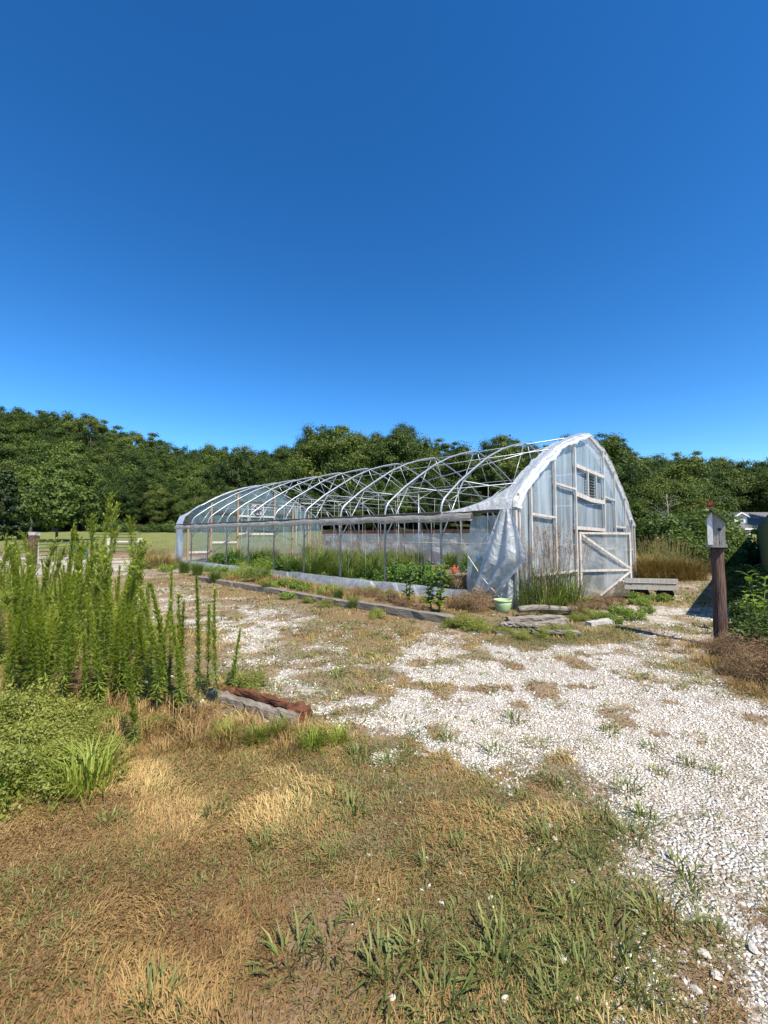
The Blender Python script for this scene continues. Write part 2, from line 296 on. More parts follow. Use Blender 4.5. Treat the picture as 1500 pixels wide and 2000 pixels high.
def ground_mat():
    m, t, n, l = nm('ground')
    def attr(a):
        q = n.new('ShaderNodeAttribute'); q.attribute_name = a; return q.outputs['Fac']
    def noise(sc, det=6, ro=.6, vec=None):
        q = n.new('ShaderNodeTexNoise'); q.inputs['Scale'].default_value = sc; q.inputs['Detail'].default_value = det; q.inputs['Roughness'].default_value = ro
        l.new(geo.outputs['Position'], q.inputs['Vector']); return q.outputs['Fac']
    def math_(op, a, b=None, c=None):
        q = n.new('ShaderNodeMath'); q.operation = op
        for i, x in enumerate((a, b, c)):
            if x is None: continue
            if isinstance(x, (int, float)): q.inputs[i].default_value = x
            else: l.new(x, q.inputs[i])
        return q.outputs[0]
    def mix(f, a, b):
        q = n.new('ShaderNodeMix'); q.data_type = 'RGBA'
        if isinstance(f, (int, float)): q.inputs[0].default_value = f
        else: l.new(f, q.inputs[0])
        for i, x in ((6, a), (7, b)):
            if isinstance(x, tuple): q.inputs[i].default_value = (*x, 1)
            else: l.new(x, q.inputs[i])
        return q.outputs[2]
    def mr(x, a, b, c=0., d=1.):
        q = n.new('ShaderNodeMapRange'); l.new(x, q.inputs[0])
        for i, y in ((1, a), (2, b), (3, c), (4, d)): q.inputs[i].default_value = y
        return q.outputs[0]
    geo = n.new('ShaderNodeNewGeometry')
    g, gr, dr = attr('gravel'), attr('green'), attr('dry')
    n1 = noise(28, 5, .65); n2 = noise(5, 5); n3 = noise(110, 4, .6)
    # stones
    vo = n.new('ShaderNodeTexVoronoi'); vo.inputs['Scale'].default_value = 42; vo.inputs['Randomness'].default_value = 1; l.new(geo.outputs['Position'], vo.inputs['Vector'])
    ve = n.new('ShaderNodeTexVoronoi'); ve.feature = 'DISTANCE_TO_EDGE'; ve.inputs['Scale'].default_value = 42; l.new(geo.outputs['Position'], ve.inputs['Vector'])
    sepc = n.new('ShaderNodeSeparateColor'); l.new(vo.outputs['Color'], sepc.inputs[0])
    st = ramp(n, [(0, (.38, .32, .24)), (.2, (.55, .50, .42)), (.6, (.66, .62, .55)), (1, (.75, .72, .66))]); l.new(sepc.outputs[0], st.inputs[0])
    edge = mr(ve.outputs['Distance'], .0, .12)
    stone = mix(edge, (.40, .34, .26), st.outputs[0])
    stone = mix(mr(n2, .46, .68, 0, .7), stone, (.36, .28, .19))
    # soil, thatch
    dryc = ramp(n, [(.28, (.06, .036, .018)), (.5, (.19, .122, .058)), (.72, (.36, .25, .12))]); l.new(n3, dryc.inputs[0])
    soil = ramp(n, [(.3, (.15, .105, .068)), (.7, (.33, .25, .17))]); l.new(n1, soil.inputs[0])
    grn = ramp(n, [(.3, (.036, .036, .014)), (.55, (.105, .098, .038)), (.75, (.20, .175, .08))]); l.new(n3, grn.inputs[0])
    base = mix(mr(math_('ADD', dr, math_('MULTIPLY_ADD', n1, .8, -.4)), .2, .7), soil.outputs[0], dryc.outputs[0])
    base = mix(mr(math_('ADD', gr, math_('MULTIPLY_ADD', n1, 1.2, -.6)), .35, .75, 0, .8), base, grn.outputs[0])
    gm = mr(math_('ADD', g, math_('MULTIPLY_ADD', n1, 1.9, -.95)), .42, .62)
    col = mix(gm, base, stone)
    # pasture and hillside floor beyond the yard
    sp = n.new('ShaderNodeSeparateXYZ'); l.new(geo.outputs['Position'], sp.inputs[0])
    far = mr(sp.outputs['Y'], 28, 36)
    fn = noise(.8, 6)
    pas = ramp(n, [(.3, (.10, .12, .035)), (.7, (.22, .22, .075))]); l.new(fn, pas.inputs[0])
    col = mix(far, col, pas.outputs[0])
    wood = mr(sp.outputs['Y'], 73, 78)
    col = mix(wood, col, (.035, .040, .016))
    b = n.new('ShaderNodeBsdfPrincipled'); b.inputs['Roughness'].default_value = .95; b.inputs['Specular IOR Level'].default_value = .1
    l.new(col, b.inputs['Base Color'])
    h = math_('ADD', math_('MULTIPLY', math_('MULTIPLY', mr(ve.outputs['Distance'], 0, .3), gm), 1.0), math_('MULTIPLY', n3, .9))
    bp = n.new('ShaderNodeBump'); bp.inputs['Strength'].default_value = .9; bp.inputs['Distance'].default_value = .014
    l.new(h, bp.inputs['Height']); l.new(bp.outputs[0], b.inputs['Normal'])
    o = n.new('ShaderNodeOutputMaterial'); l.new(b.outputs[0], o.inputs[0])
    return m
M['ground'] = ground_mat()

# ------------------------------------------------------------------ mesh helpers
def mesh_np(name, verts, quads=None, tris=None, attr=None, smooth=False):
    """verts Nx3, quads Qx4, tris Tx3; attr: dict name -> per-face array"""
    me = bpy.data.meshes.new(name)
    verts = np.asarray(verts, np.float32)
    q = np.zeros((0, 4), np.int32) if quads is None else np.asarray(quads, np.int32)
    t = np.zeros((0, 3), np.int32) if tris is None else np.asarray(tris, np.int32)
    me.vertices.add(len(verts)); me.vertices.foreach_set('co', verts.ravel())
    nl = q.size + t.size
    me.loops.add(nl); me.loops.foreach_set('vertex_index', np.concatenate([q.ravel(), t.ravel()]).astype(np.int32))
    npoly = len(q) + len(t)
    me.polygons.add(npoly)
    ls = np.concatenate([np.arange(len(q)) * 4, q.size + np.arange(len(t)) * 3]).astype(np.int32)
    me.polygons.foreach_set('loop_start', ls)
    try:
        me.polygons.foreach_set('loop_total', np.concatenate([np.full(len(q), 4), np.full(len(t), 3)]).astype(np.int32))
    except Exception: pass
    if smooth: me.polygons.foreach_set('use_smooth', np.ones(npoly, bool))
    me.update(calc_edges=True); me.validate()
    for k, a in (attr or {}).items():
        at = me.attributes.new(k, 'FLOAT', 'FACE'); at.data.foreach_set('value', np.asarray(a, np.float32))
    return me
class MB:
    """collects simple solids into one mesh"""
    def __init__(s): s.v = []; s.f = []; s.sm = []
    def add(s, vs, fs, smooth=False):
        o = len(s.v); s.v += [tuple(p) for p in vs]; s.f += [tuple(i + o for i in f) for f in fs]; s.sm += [smooth] * len(fs); return s
    def box(s, lo, hi, jit=0, rng=None):
        (a, b, c), (d, e, f) = lo, hi
        vs = [(a, b, c), (d, b, c), (d, e, c), (a, e, c), (a, b, f), (d, b, f), (d, e, f), (a, e, f)]
        if jit: vs = [tuple(q + rng.uniform(-jit, jit) for q in p) for p in vs]
        return s.add(vs, [(0, 3, 2, 1), (4, 5, 6, 7), (0, 1, 5, 4), (1, 2, 6, 5), (2, 3, 7, 6), (3, 0, 4, 7)])
    def bar(s, p0, p1, w, h, up=(0, 0, 1)):
        p0, p1 = Vector(p0), Vector(p1); d = (p1 - p0).normalized(); u = Vector(up)
        if abs(d.dot(u)) > .98: u = Vector((0, 1, 0))
        a = d.cross(u).normalized() * (w / 2); b = a.cross(d).normalized() * (h / 2)
        vs = [p0 - a - b, p0 + a - b, p0 + a + b, p0 - a + b, p1 - a - b, p1 + a - b, p1 + a + b, p1 - a + b]
        return s.add(vs, [(0, 3, 2, 1), (4, 5, 6, 7), (0, 1, 5, 4), (1, 2, 6, 5), (2, 3, 7, 6), (3, 0, 4, 7)])
    def tube(s, pts, r, n=8, caps=True):
        pts = [Vector(p) for p in pts]; rs = r if isinstance(r, (list, tuple)) else [r] * len(pts)
        vs = []; up = None
        for i, p in enumerate(pts):
            d = (pts[min(i + 1, len(pts) - 1)] - pts[max(i - 1, 0)]).normalized()
            if up is None:
                up = Vector((0, 0, 1)) if abs(d.z) < .9 else Vector((1, 0, 0))
            a = d.cross(up).normalized(); b = a.cross(d).normalized(); up = b
            for k in range(n):
                t = 2 * math.pi * k / n; vs.append(p + (a * math.cos(t) + b * math.sin(t)) * rs[i])
        fs = []
        for i in range(len(pts) - 1):
            for k in range(n):
                fs.append((i * n + k, i * n + (k + 1) % n, (i + 1) * n + (k + 1) % n, (i + 1) * n + k))
        s.add(vs, fs, True)
        if caps:
            o = len(s.v) - len(vs)
            s.f += [tuple(o + k for k in range(n))[::-1], tuple(o + (len(pts) - 1) * n + k for k in range(n))]; s.sm += [False, False]
        return s
    def lathe(s, prof, n=20, c=(0, 0, 0)):
        vs = [(c[0] + r * math.cos(2 * math.pi * k / n), c[1] + r * math.sin(2 * math.pi * k / n), c[2] + z) for r, z in prof for k in range(n)]
        fs = [(i * n + k, i * n + (k + 1) % n, (i + 1) * n + (k + 1) % n, (i + 1) * n + k) for i in range(len(prof) - 1) for k in range(n)]
        return s.add(vs, fs, True)
    def grid(s, P):
        nu, nv = len(P), len(P[0])
        return s.add([p for row in P for p in row], [(i * nv + j, (i + 1) * nv + j, (i + 1) * nv + j + 1, i * nv + j + 1) for i in range(nu - 1) for j in range(nv - 1)], True)
    def mesh(s, name):
        me = bpy.data.meshes.new(name); me.from_pydata(s.v, [], s.f)
        me.polygons.foreach_set('use_smooth', s.sm); me.update(); return me
def link(name, data, m=None, parent=None, loc=None, rotz=0):
    o = bpy.data.objects.new(name, data); COL.objects.link(o)
    if m is not None and data is not None and len(data.materials) == 0: data.materials.append(M[m])
    if parent is not None: o.parent = parent
    if loc is not None: o.location = loc
    if rotz: o.rotation_euler = (0, 0, rotz)
    return o
def tag(o, label=None, cat=None, group=None, kind=None):
    if label: o['label'] = label
    if cat: o['category'] = cat
    if group: o['group'] = group
    if kind: o['kind'] = kind
    return o
def thing(name, label, cat, loc=(0, 0, 0), rotz=0, group=None):
    o = link(name, None, None, None, loc, rotz); o.empty_display_size = .2
    return tag(o, label, cat, group)
def part(name, mb, m, parent):
    return link(name, mb.mesh(name) if isinstance(mb, MB) else mb, m, parent)
def copy_tree(o, parent=None):
    c = o.copy(); COL.objects.link(c); c.parent = parent
    for ch in o.children: copy_tree(ch, c)
    return c
PROTO = {}
def place(key, loc, rotz=0, scale=1.0, label=None, cat=None, group=None, tilt=None):
    """first use moves the prototype itself, later uses copy it with its parts"""
    o, used = PROTO[key]
    if used: o = copy_tree(o)
    else: PROTO[key] = (o, True)
    o.location = loc
    o.rotation_euler = (tilt[0], tilt[1], rotz) if tilt else (0, 0, rotz)
    o.scale = (scale,) * 3 if not isinstance(scale, tuple) else scale
    for k in ('label', 'category', 'group'):
        if k in o: del o[k]
    return tag(o, label, cat, group)
def drop_unused():
    for k, (o, used) in PROTO.items():
        if not used:
            for ch in list(o.children): bpy.data.objects.remove(ch)
            bpy.data.objects.remove(o)

# leaf-like strips, vectorised -------------------------------------------------
def blades(base, az, lean, length, width, droop=.5, fold=0.0, twist=None):
    """bent pointed strips: base Nx3, az heading, lean from vertical -> verts, quads, tris"""
    N = len(base); base = np.asarray(base, float)
    d = np.stack([np.cos(az), np.sin(az), np.zeros(N)], 1)
    if twist is None: side = np.stack([-np.sin(az), np.cos(az), np.zeros(N)], 1)
    else: side = np.stack([-np.sin(az + twist), np.cos(az + twist), np.zeros(N)], 1)
    L = length[:, None]
    p1 = base + (d * np.sin(lean)[:, None] + np.array([0, 0, 1.]) * np.cos(lean)[:, None]) * L * .55
    l2 = lean + droop
    p2 = p1 + (d * np.sin(l2)[:, None] + np.array([0, 0, 1.]) * np.cos(l2)[:, None]) * L * .45
    w = width[:, None]
    v = np.stack([base - side * w * .35, base + side * w * .35, p1 - side * w * .5, p1 + side * w * .5, p2], 1).reshape(-1, 3)
    i = np.arange(N)[:, None] * 5
    return v, i + np.array([[0, 1, 3, 2]]), i + np.array([[2, 3, 4]])
def blade_mesh(name, base, az, lean, length, width, rnd, droop=.5, twist=None):
    v, q, t = blades(base, az, lean, length, width, droop, twist=twist)
    return mesh_np(name, v, q, t, {'rnd': np.concatenate([rnd, rnd])})
def leaf_quads(pos, nrm, size, rng, aspect=.7):
    """flat rhombic leaves around pos with normals near nrm"""
    N = len(pos)
    a = rng.normal(size=(N, 3)); a -= (a * nrm).sum(1, keepdims=True) * nrm
    a /= np.linalg.norm(a, axis=1, keepdims=True) + 1e-9
    b = np.cross(nrm, a)
    s = size[:, None]
    v = np.stack([pos - a * s * .5, pos + b * s * .5 * aspect, pos + a * s * .5, pos - b * s * .5 * aspect], 1).reshape(-1, 3)
    return v, np.arange(N)[:, None] * 4 + np.array([[0, 1, 2, 3]])
def unit(a): return a / (np.linalg.norm(a, axis=1, keepdims=True) + 1e-9)

# ================================================================== GROUND
def build_ground():
    n = 430; k = 7.0; c0 = (0.6, 3.2)
    s = np.linspace(-1, 1, n); w = 900 * np.sinh(k * s) / np.sinh(k)
    X, Y = np.meshgrid(c0[0] + w, c0[1] + w, indexing='ij')
    x, y = X.ravel(), Y.ravel()
    lay = layout(x, y)
    v = np.stack([x, y, terrain(x, y)], 1)
    i = np.arange(n - 1); a = (i[:, None] * n + i[None, :]).ravel()
    q = np.stack([a, a + n, a + n + 1, a + 1], 1)
    me = mesh_np('ground', v, q, smooth=True)
    for nme, arr in (('gravel', gravel_field(x, y, lay[:, 0])), ('green', lay[:, 1] + (fbm(x * 1.8, y * 1.8, 41, 3) - .5) * .6), ('dry', lay[:, 2])):
        at = me.attributes.new(nme, 'FLOAT', 'POINT'); at.data.foreach_set('value', np.asarray(arr, np.float32))
    tag(link('ground', me, 'ground'), kind='structure')
build_ground()

def scatter_view(rng, N, y0, y1, spread=1.12, xmin=-1e9):
    """random ground points in the wedge the photograph looks over"""
    y = np.sqrt(rng.uniform(y0 ** 2, y1 ** 2, N)); x = rng.uniform(-spread, spread, N) * (y + .25)
    return x, y
def outside_house(x, y, m=0.0):
    dx = x - GC[0]; dy = y - GC[1]
    v = dx * GV[0] + dy * GV[1]; u = dx * GU[0] + dy * GU[1]
    return ~((v > -.35 - m) & (v < 9.2 + m) & (u > -.1 - m) & (u < 18.4 + m)), v, u

def build_lawn():
    rng = np.random.default_rng(4)
    # --- dry, mown-off lawn
    parts = []
    for (N, y0, y1, wd, ln) in ((185000, 1.0, 3.2, .0030, .055), (80000, 3.2, 7.0, .006, .070), (36000, 7, 16, .013, .09)):
        x, y = scatter_view(rng, N, y0, y1)
        lay = layout(x, y); gf = gravel_field(x, y, lay[:, 0])
        nz = fbm(x * 2.4, y * 2.4, 61, 3)
        keep = (rng.uniform(0, 1, N) < np.clip(lay[:, 2] * 1.05 + .15 + .4 * weed_patch(x, y) + (nz - .5) * .9, 0, 1)) & (gf < .55) & outside_house(x, y)[0]
        x, y, nz = x[keep], y[keep], nz[keep]; n = len(x)
        tuft = fbm(x * 3.1 + 9, y * 3.1, 77, 2)
        L = ln * rng.uniform(.45, 1.25, n) * (.75 + .9 * np.clip(tuft - .45, 0, 1) * 2)
        az = fbm(x * 1.7, y * 1.7, 90, 2) * 14 + rng.normal(0, .9, n)
        rnd = np.clip(.15 + .75 * fbm(x * 1.2, y * 1.2, 71, 2) * rng.uniform(.4, 1.4, n) + .25 * (tuft > .62), 0, 1)
        parts.append((np.stack([x, y, terrain(x, y) - .004], 1), az, rng.uniform(.35, 1.25, n), L, wd * rng.uniform(.7, 1.4, n), rnd))
    a = [np.concatenate([p[i] for p in parts]) for i in range(6)]
    o = link('dry_lawn_grass', blade_mesh('dry_lawn_grass', *a, droop=.7), 'grassdry')
    tag(o, 'short brown dried grass covering the lawn in the foreground', 'grass', kind='stuff')
    # --- green grass: clumps of radiating blades
    P = []
    for (N, y0, y1, wd, ln, nb, rad) in ((10500, 1.0, 3.2, .0034, .050, 14, .06), (9500, 3.2, 7.5, .0066, .060, 12, .08), (8500, 7.5, 22, .015, .10, 9, .14)):
        x, y = scatter_view(rng, N, y0, y1)
        lay = layout(x, y); gf = gravel_field(x, y, lay[:, 0])
        nz = fbm(x * 1.9, y * 1.9, 63, 3)
        pr = np.clip(lay[:, 1] * 1.15 + (nz - .5) * 1.5 * (.15 + lay[:, 1]) + .45 * weed_patch(x, y) - .02, 0, 1) * np.where(gf > .58, .22, 1)
        keep = (rng.uniform(0, 1, N) < pr) & outside_house(x, y)[0]
        x, y, nz = x[keep], y[keep], nz[keep]; n = len(x)
        cr = np.clip(.42 + (fbm(x * .9, y * .9, 65, 2) - .5) * .9 + rng.normal(0, .14, n), 0, 1)
        sc = rng.uniform(.55, 1.25, n)
        rep = np.repeat(np.arange(n), nb); m = len(rep)
        az = rng.uniform(0, 2 * np.pi, m); r = rad * sc[rep] * np.sqrt(rng.uniform(0, 1, m))
        bx = x[rep] + np.cos(az) * r; by = y[rep] + np.sin(az) * r
        P.append((np.stack([bx, by, terrain(bx, by) - .004], 1), az + rng.normal(0, .5, m), rng.uniform(.3, 1.25, m), ln * sc[rep] * rng.uniform(.5, 1.2, m), wd * rng.uniform(.7, 1.3, m), np.clip(cr[rep] + rng.normal(0, .16, m), 0, 1)))
    # scattered small tufts, green and dead, all over the gravel
    x, y = scatter_view(rng, 6500, 1.2, 12.5)
    lay = layout(x, y); pr = np.clip(1.25 - lay[:, 0], .06, .9) * sstep(.36, .58, fbm(x * 1.1, y * 1.1, 67, 3))
    keep = (rng.uniform(0, 1, len(x)) < pr) & (lay[:, 0] > .25) & outside_house(x, y)[0]
    x, y = x[keep], y[keep]; n = len(x); nb = 13
    sc = rng.uniform(.35, 1.1, n) ** 1.3; cr = np.where(rng.uniform(0, 1, n) < .45, rng.uniform(.75, 1, n), rng.uniform(.1, .6, n))
    rep = np.repeat(np.arange(n), nb); m = len(rep); az = rng.uniform(0, 6.283, m); r = .06 * sc[rep] * np.sqrt(rng.uniform(0, 1, m))
    bx = x[rep] + np.cos(az) * r; by = y[rep] + np.sin(az) * r
    P.append((np.stack([bx, by, terrain(bx, by) - .004], 1), az + rng.normal(0, .6, m), rng.uniform(.5, 1.35, m), .075 * sc[rep] * rng.uniform(.5, 1.2, m), .0022 * y[rep] ** .9 * rng.uniform(.7, 1.3, m), np.clip(cr[rep] + rng.normal(0, .12, m), 0, 1)))
    a = [np.concatenate([p[i] for p in P]) for i in range(6)]
    o = link('green_lawn_grass', blade_mesh('green_lawn_grass', *a, droop=.55), 'grassgreen')
    tag(o, 'sparse green crabgrass growing through dry lawn and gravel', 'grass', kind='stuff')
    # --- loose limestone gravel
    V = []; nn = 0
    cube = np.array([[-1, -1, -1], [1, -1, -1], [1, 1, -1], [-1, 1, -1], [-1, -1, 1], [1, -1, 1], [1, 1, 1], [-1, 1, 1]]) * .5
    cf = np.array([[0, 3, 2, 1], [4, 5, 6, 7], [0, 1, 5, 4], [1, 2, 6, 5], [2, 3, 7, 6], [3, 0, 4, 7]])
    for (N, y0, y1, s0, s1) in ((60000, 1.0, 3.6, .004, .0145), (34000, 3.6, 7.5, .008, .022), (13000, 7.5, 14, .015, .034)):
        x, y = scatter_view(rng, N, y0, y1)
        lay = layout(x, y); gf = gravel_field(x, y, lay[:, 0])
        keep = ((rng.uniform(0, 1, N) < sstep(.30, .70, gf) * (.35 + .65 * sstep(.38, .53, fbm(x * 3.3, y * 3.3, 37, 3)))) | ((rng.uniform(0, 1, N) < .01) & (lay[:, 0] > .02))) & outside_house(x, y)[0]
        x, y = x[keep], y[keep]; n = len(x)
        s = s0 + (s1 - s0) * rng.uniform(0, 1, n) ** 2.2
        sc = np.stack([s * rng.uniform(.8, 1.5, n), s * rng.uniform(.7, 1.1, n), s * rng.uniform(.35, .8, n)], 1)
        loc = cube[None] * (1 + rng.uniform(-.42, .30, (n, 8, 3)))
        loc = loc * sc[:, None, :]
        az = rng.uniform(0, 6.28, n); c, sn = np.cos(az)[:, None], np.sin(az)[:, None]
        tl = rng.normal(0, .3, n)[:, None]
        zz = loc[:, :, 2] + loc[:, :, 0] * tl
        V.append(np.stack([loc[:, :, 0] * c - loc[:, :, 1] * sn + x[:, None], loc[:, :, 0] * sn + loc[:, :, 1] * c + y[:, None], zz + (terrain(x, y) + s * .18)[:, None]], 2).reshape(-1, 3))
        nn += n
    V = np.concatenate(V); q = (np.arange(nn)[:, None, None] * 8 + cf[None]).reshape(-1, 4)
    rnd = np.repeat(rng.uniform(0, 1, nn), 6)
    m, t, nd, l = nm('gravel_chips'); M['chips'] = m
    at = nd.new('ShaderNodeAttribute'); at.attribute_name = 'rnd'
    rp = ramp(nd, [(0, (.34, .26, .18)), (.25, (.55, .48, .38)), (.65, (.66, .61, .52)), (1, (.76, .72, .64))]); l.new(at.outputs['Fac'], rp.inputs[0])
    b = nd.new('ShaderNodeBsdfPrincipled'); b.inputs['Roughness'].default_value = .9; b.inputs['Specular IOR Level'].default_value = .15
    l.new(rp.outputs[0], b.inputs['Base Color']); o_ = nd.new('ShaderNodeOutputMaterial'); l.new(b.outputs[0], o_.inputs[0])
    o = link('limestone_gravel', mesh_np('limestone_gravel', V, q, attr={'rnd': rnd}), 'chips')
    tag(o, 'white crushed limestone gravel spread over the drive', 'gravel', kind='stuff')
build_lawn()
# ================================================================== GREENHOUSE
PROF = [(0, 0), (0, 2.10), (.05, 2.26), (.14, 2.38), (.30, 2.50), (.80, 2.86), (1.5, 3.27), (2.2, 3.66), (3.0, 4.0), (3.7, 4.22), (4.25, 4.36), (4.5, 4.41)]
def prof_z(v):
    v = min(v, GW - v) if v > GW / 2 else v
    xs = [p[0] for p in PROF[1:]] + [GW / 2]; zs = [p[1] for p in PROF[1:]] + [4.42]
    return float(np.interp(v, xs, zs))
GV_R = [4.57, 5.84, 6.56, 7.64, 8.3, 8.80, 9.05, 9.14]; GZ_R = [4.43, 4.14, 3.80, 3.13, 2.60, 2.10, 1.93, 1.85]
def gable_z(v):
    # the near gable slumps lower on its far shoulder
    return prof_z(v) if v <= GW / 2 else float(np.interp(v, GV_R, GZ_R))
def gable_prof():
    return PROF + list(zip(GV_R, GZ_R)) + [(GW, 0)]
def full_prof():
    return PROF + [(GW / 2, 4.42)] + [(GW - v, z) for v, z in PROF[::-1]]
def build_greenhouse():
    rnd = random.Random(3)
    G = thing('hoop_greenhouse', 'long metal-hooped greenhouse with roof film gone and milky plastic gable', 'greenhouse', (GC[0], GC[1], 0), GROT)
    # local axes: x across the width, y along the length, z up
    def N(v): return (v, prof_z(v))
    # --- hoops with their truss webs
    for i in range(1, 11):
        y = BAY * i
        if i == 10: y = GL - .06
        b = part('bow', MB().tube([(v, y, z - (.15 if z == 0 else 0)) for v, z in full_prof()], .027 if i < 10 else .03, 10), 'pipe', G)
        if i == 10: continue
        zc = 2.88
        sub = [('collar_tie', (1.0, zc), (GW - 1.0, zc), .013)]
        for s in (0, 1):
            f = (lambda v: v) if s == 0 else (lambda v: GW - v)
            sub += [('knee_brace', (f(.03), 1.43), (f(1.03), 2.96), .016), ('web', (f(3.55), zc), (f(4.45), 4.38), .012), ('web', (f(3.55), zc), (f(2.05), 3.57), .012), ('web', (f(1.0), zc), (f(1.9), 3.48), .010)]
        for nme, a, c, r in sub:
            part(nme, MB().tube([(a[0], y + .02, a[1]), (c[0], y + .02, c[1])], r, 6), 'pipe', b)
    # --- lengthwise pipes
    for v, r in ((GW / 2, .016), (2.2, .012), (GW - 2.2, .012), (.55, .010), (GW - .55, .010)):
        part('purlin', MB().tube([(v, .0, prof_z(v) - .035), (v, GL - .02, prof_z(v) - .035)], r, 6), 'pipe', G)
    part('wind_brace', MB().tube([(.95, 2 * BAY, 2.90), (3.0, .05, 3.92)], .017, 6), 'pipe', G)
    part('wind_brace', MB().tube([(GW - .95, 2 * BAY, 2.90), (GW - 3.0, .05, 3.92)], .017, 6), 'pipe', G)
    part('side_rail', MB().tube([(GW - .08, .1, 1.12), (GW - .08, GL - .1, 1.12)], .016, 6), 'whitewood', G)
    part('centre_post', MB().tube([(1.25, 3.55, 0), (1.22, 3.5, 2.7)], .014, 6), 'pipe', G)
    # --- hip board along the open front with film rolled round it
    for k in range(5):
        y0, y1 = k * GL / 5 + (.0 if k else .02), (k + 1) * GL / 5 - .006
        part('hip_board', MB().box((-.085, y0, 1.985 + rnd.uniform(-.006, .006)), (-.035, y1, 2.045)), 'hipwood', G)
    P = []
    n = 150
    for j in range(n + 1):
        y = .9 + (GL - 1.0) * j / n
        w1 = fbm(np.array([y * 2.3]), np.array([.3]), 8, 3)[0] - .5; w2 = fbm(np.array([y * 3.1]), np.array([4.3]), 9, 3)[0] - .5
        row = []
        for a in np.linspace(-.5, 1.35, 9):
            t = a * math.pi
            rr = .055 + .06 * w1 + .018 * (fbm(np.array([y * 6]), np.array([t]), 12, 2)[0] - .5)
            row.append((-.105 - math.sin(t * .8) * rr - .02, y, 1.93 + math.cos(t) * (rr + .035) - .08 * w2 - .03))
        P.append(row)
    part('rolled_film', MB().grid(P), 'film_roll', G)
    # --- skirting along the front
    for k in range(10):
        y0, y1 = k * BAY + .004, (k + 1) * BAY - .004
        if k == 4: continue
        dz = rnd.uniform(-.02, .02); dx = rnd.uniform(-.01, .01)
        part('base_board', MB().box((-.11 + dx, y0, -.12), (-.065 + dx, y1, .27 + dz)), 'concrete', G)
    P = []
    for j in range(100):
        y = .95 + (GL - 2.2) * j / 99
        row = []
        for q in range(8):
            t = q / 7
            w = fbm(np.array([y * 2.0]), np.array([t * 2.0]), 15, 3)[0]
            row.append((-.125 - .24 * t * (.35 + w) , y, .30 - t * .34 + (w - .5) * .05))
        P.append(row)
    part('skirt_film', MB().grid(P), 'film_side', G)
    for y in (2.55, 3.15, 3.95, 7.9):
        P = [[(-.36 - .10 * a + .02 * rnd.random(), y - .08 - .12 * b - .30 * a, .30 - .36 * a + .02 * rnd.random()) for b in (0, .5, 1)] for a in (0, .35, .7, 1)]
        part('torn_flap', MB().grid(P), 'film_white', G)
    # --- long back wall: boards, dusty film
    P = []
    for j in range(120):
        y = .05 + (GL - .1) * j / 119
        row = []
        for q in range(16):
            z = -.1 + 1.72 * q / 15
            w = fbm(np.array([y * 1.3 + z * .9]), np.array([z * 2.2 - y * .5]), 19, 4)[0] - .5
            row.append((GW + .05 + w * .16, y, z))
        P.append(row)
    part('wall_film', MB().grid(P), 'film_old', G)
    for k in range(4):
        part('wall_board', MB().box((GW - .005, k * GL / 4 + .01, 1.60 + rnd.uniform(-.02, .02)), (GW + .035, (k + 1) * GL / 4 - .01, 1.80)), 'redwood', G)
    for k in range(4):
        part('base_board', MB().box((GW + .16, k * GL / 4 + .01, -.15), (GW + .20, (k + 1) * GL / 4 - .01, .18)), 'redwood', G)
    # --- near gable
    P = []; segs = np.unique(np.concatenate([np.linspace(.03, GW - .03, 64), [3.40, 5.78]]))
    def gab(v0, v1, zb, nme, m, y, amp=.05, seed=2, nz=26, nv=30):
        P = []
        for v in np.linspace(v0, v1, nv):
            zt = (gable_z(v) if y < 1 else prof_z(v)) + .02
            row = []
            for q in range(nz):
                z = zb + (zt - zb) * q / (nz - 1)
                w = fbm(np.array([v * 1.4 + z * .3]), np.array([z * .7]), seed, 3)[0] - .5
                row.append((v, y + w * amp, z))
            P.append(row)
        return part(nme, MB().grid(P), m, G)
    gab(.04, 3.40, -.05, 'gable_film', 'film_near', .03)
    gab(3.40, 5.80, 1.66, 'gable_film', 'film_near', .03)
    gab(5.80, GW - .04, -.35, 'gable_film', 'film_near', .03)
    def stud(v, z0, z1, w=.055, m='whitewood', y=-.045, lean=0, nm_='stud'):
        part(nm_, MB().bar((v, y, z0), (v + lean, y, z1), w, .045, (0, 1, 0)), m, G)
    for v, z0, z1, w in ((.74, -.05, 2.74, .06), (2.06, -.05, 3.52, .06), (3.42, -.10, 4.08, .075), (5.80, -.2, 4.08, .07), (6.87, -.25, 3.54, .055), (8.0, -.3, 2.76, .05)):
        stud(v, z0, z1, w)
    for v, w in ((.02, .07), (.17, .05), (GW - .02, .06), (GW - .3, .045)):
        stud(v, -.3 if v > 5 else -.05, 2.02 if v < .1 else gable_z(v) - .02, w, nm_='corner_post')
    def girt(v0, v1, z0, z1=None, h=.05, m='whitewood', y=-.045):
        part('girt', MB().bar((v0, y, z0), (v1, y, z1 if z1 is not None else z0), .04, h, (0, 0, 1)), m, G)
    girt(.772, 2.028, 1.97, 1.93); girt(2.092, 3.38, 2.76, 2.72); girt(3.46, 5.763, 1.70, 1.66, .09)
    girt(5.838, 6.84, 2.68, 2.63); girt(6.90, 7.973, 1.79, 1.76); girt(.772, 2.028, .62, .60, .045)
    girt(2.092, 3.38, .60, .58, .045); girt(5.838, 6.84, 1.10, 1.08, .045); girt(8.027, 8.815, 1.0)
    # window in the peak: rough header, sagging sill, mullions, panes, louvred vent
    Wd = part('window', MB().bar((3.462, -.05, 3.36), (5.762, -.05, 3.28), .05, .10).bar((3.462, -.05, 2.60), (4.6, -.05, 2.50), .05, .12).bar((4.6, -.05, 2.50), (5.762, -.05, 2.50), .05, .12), 'whitewood', G)
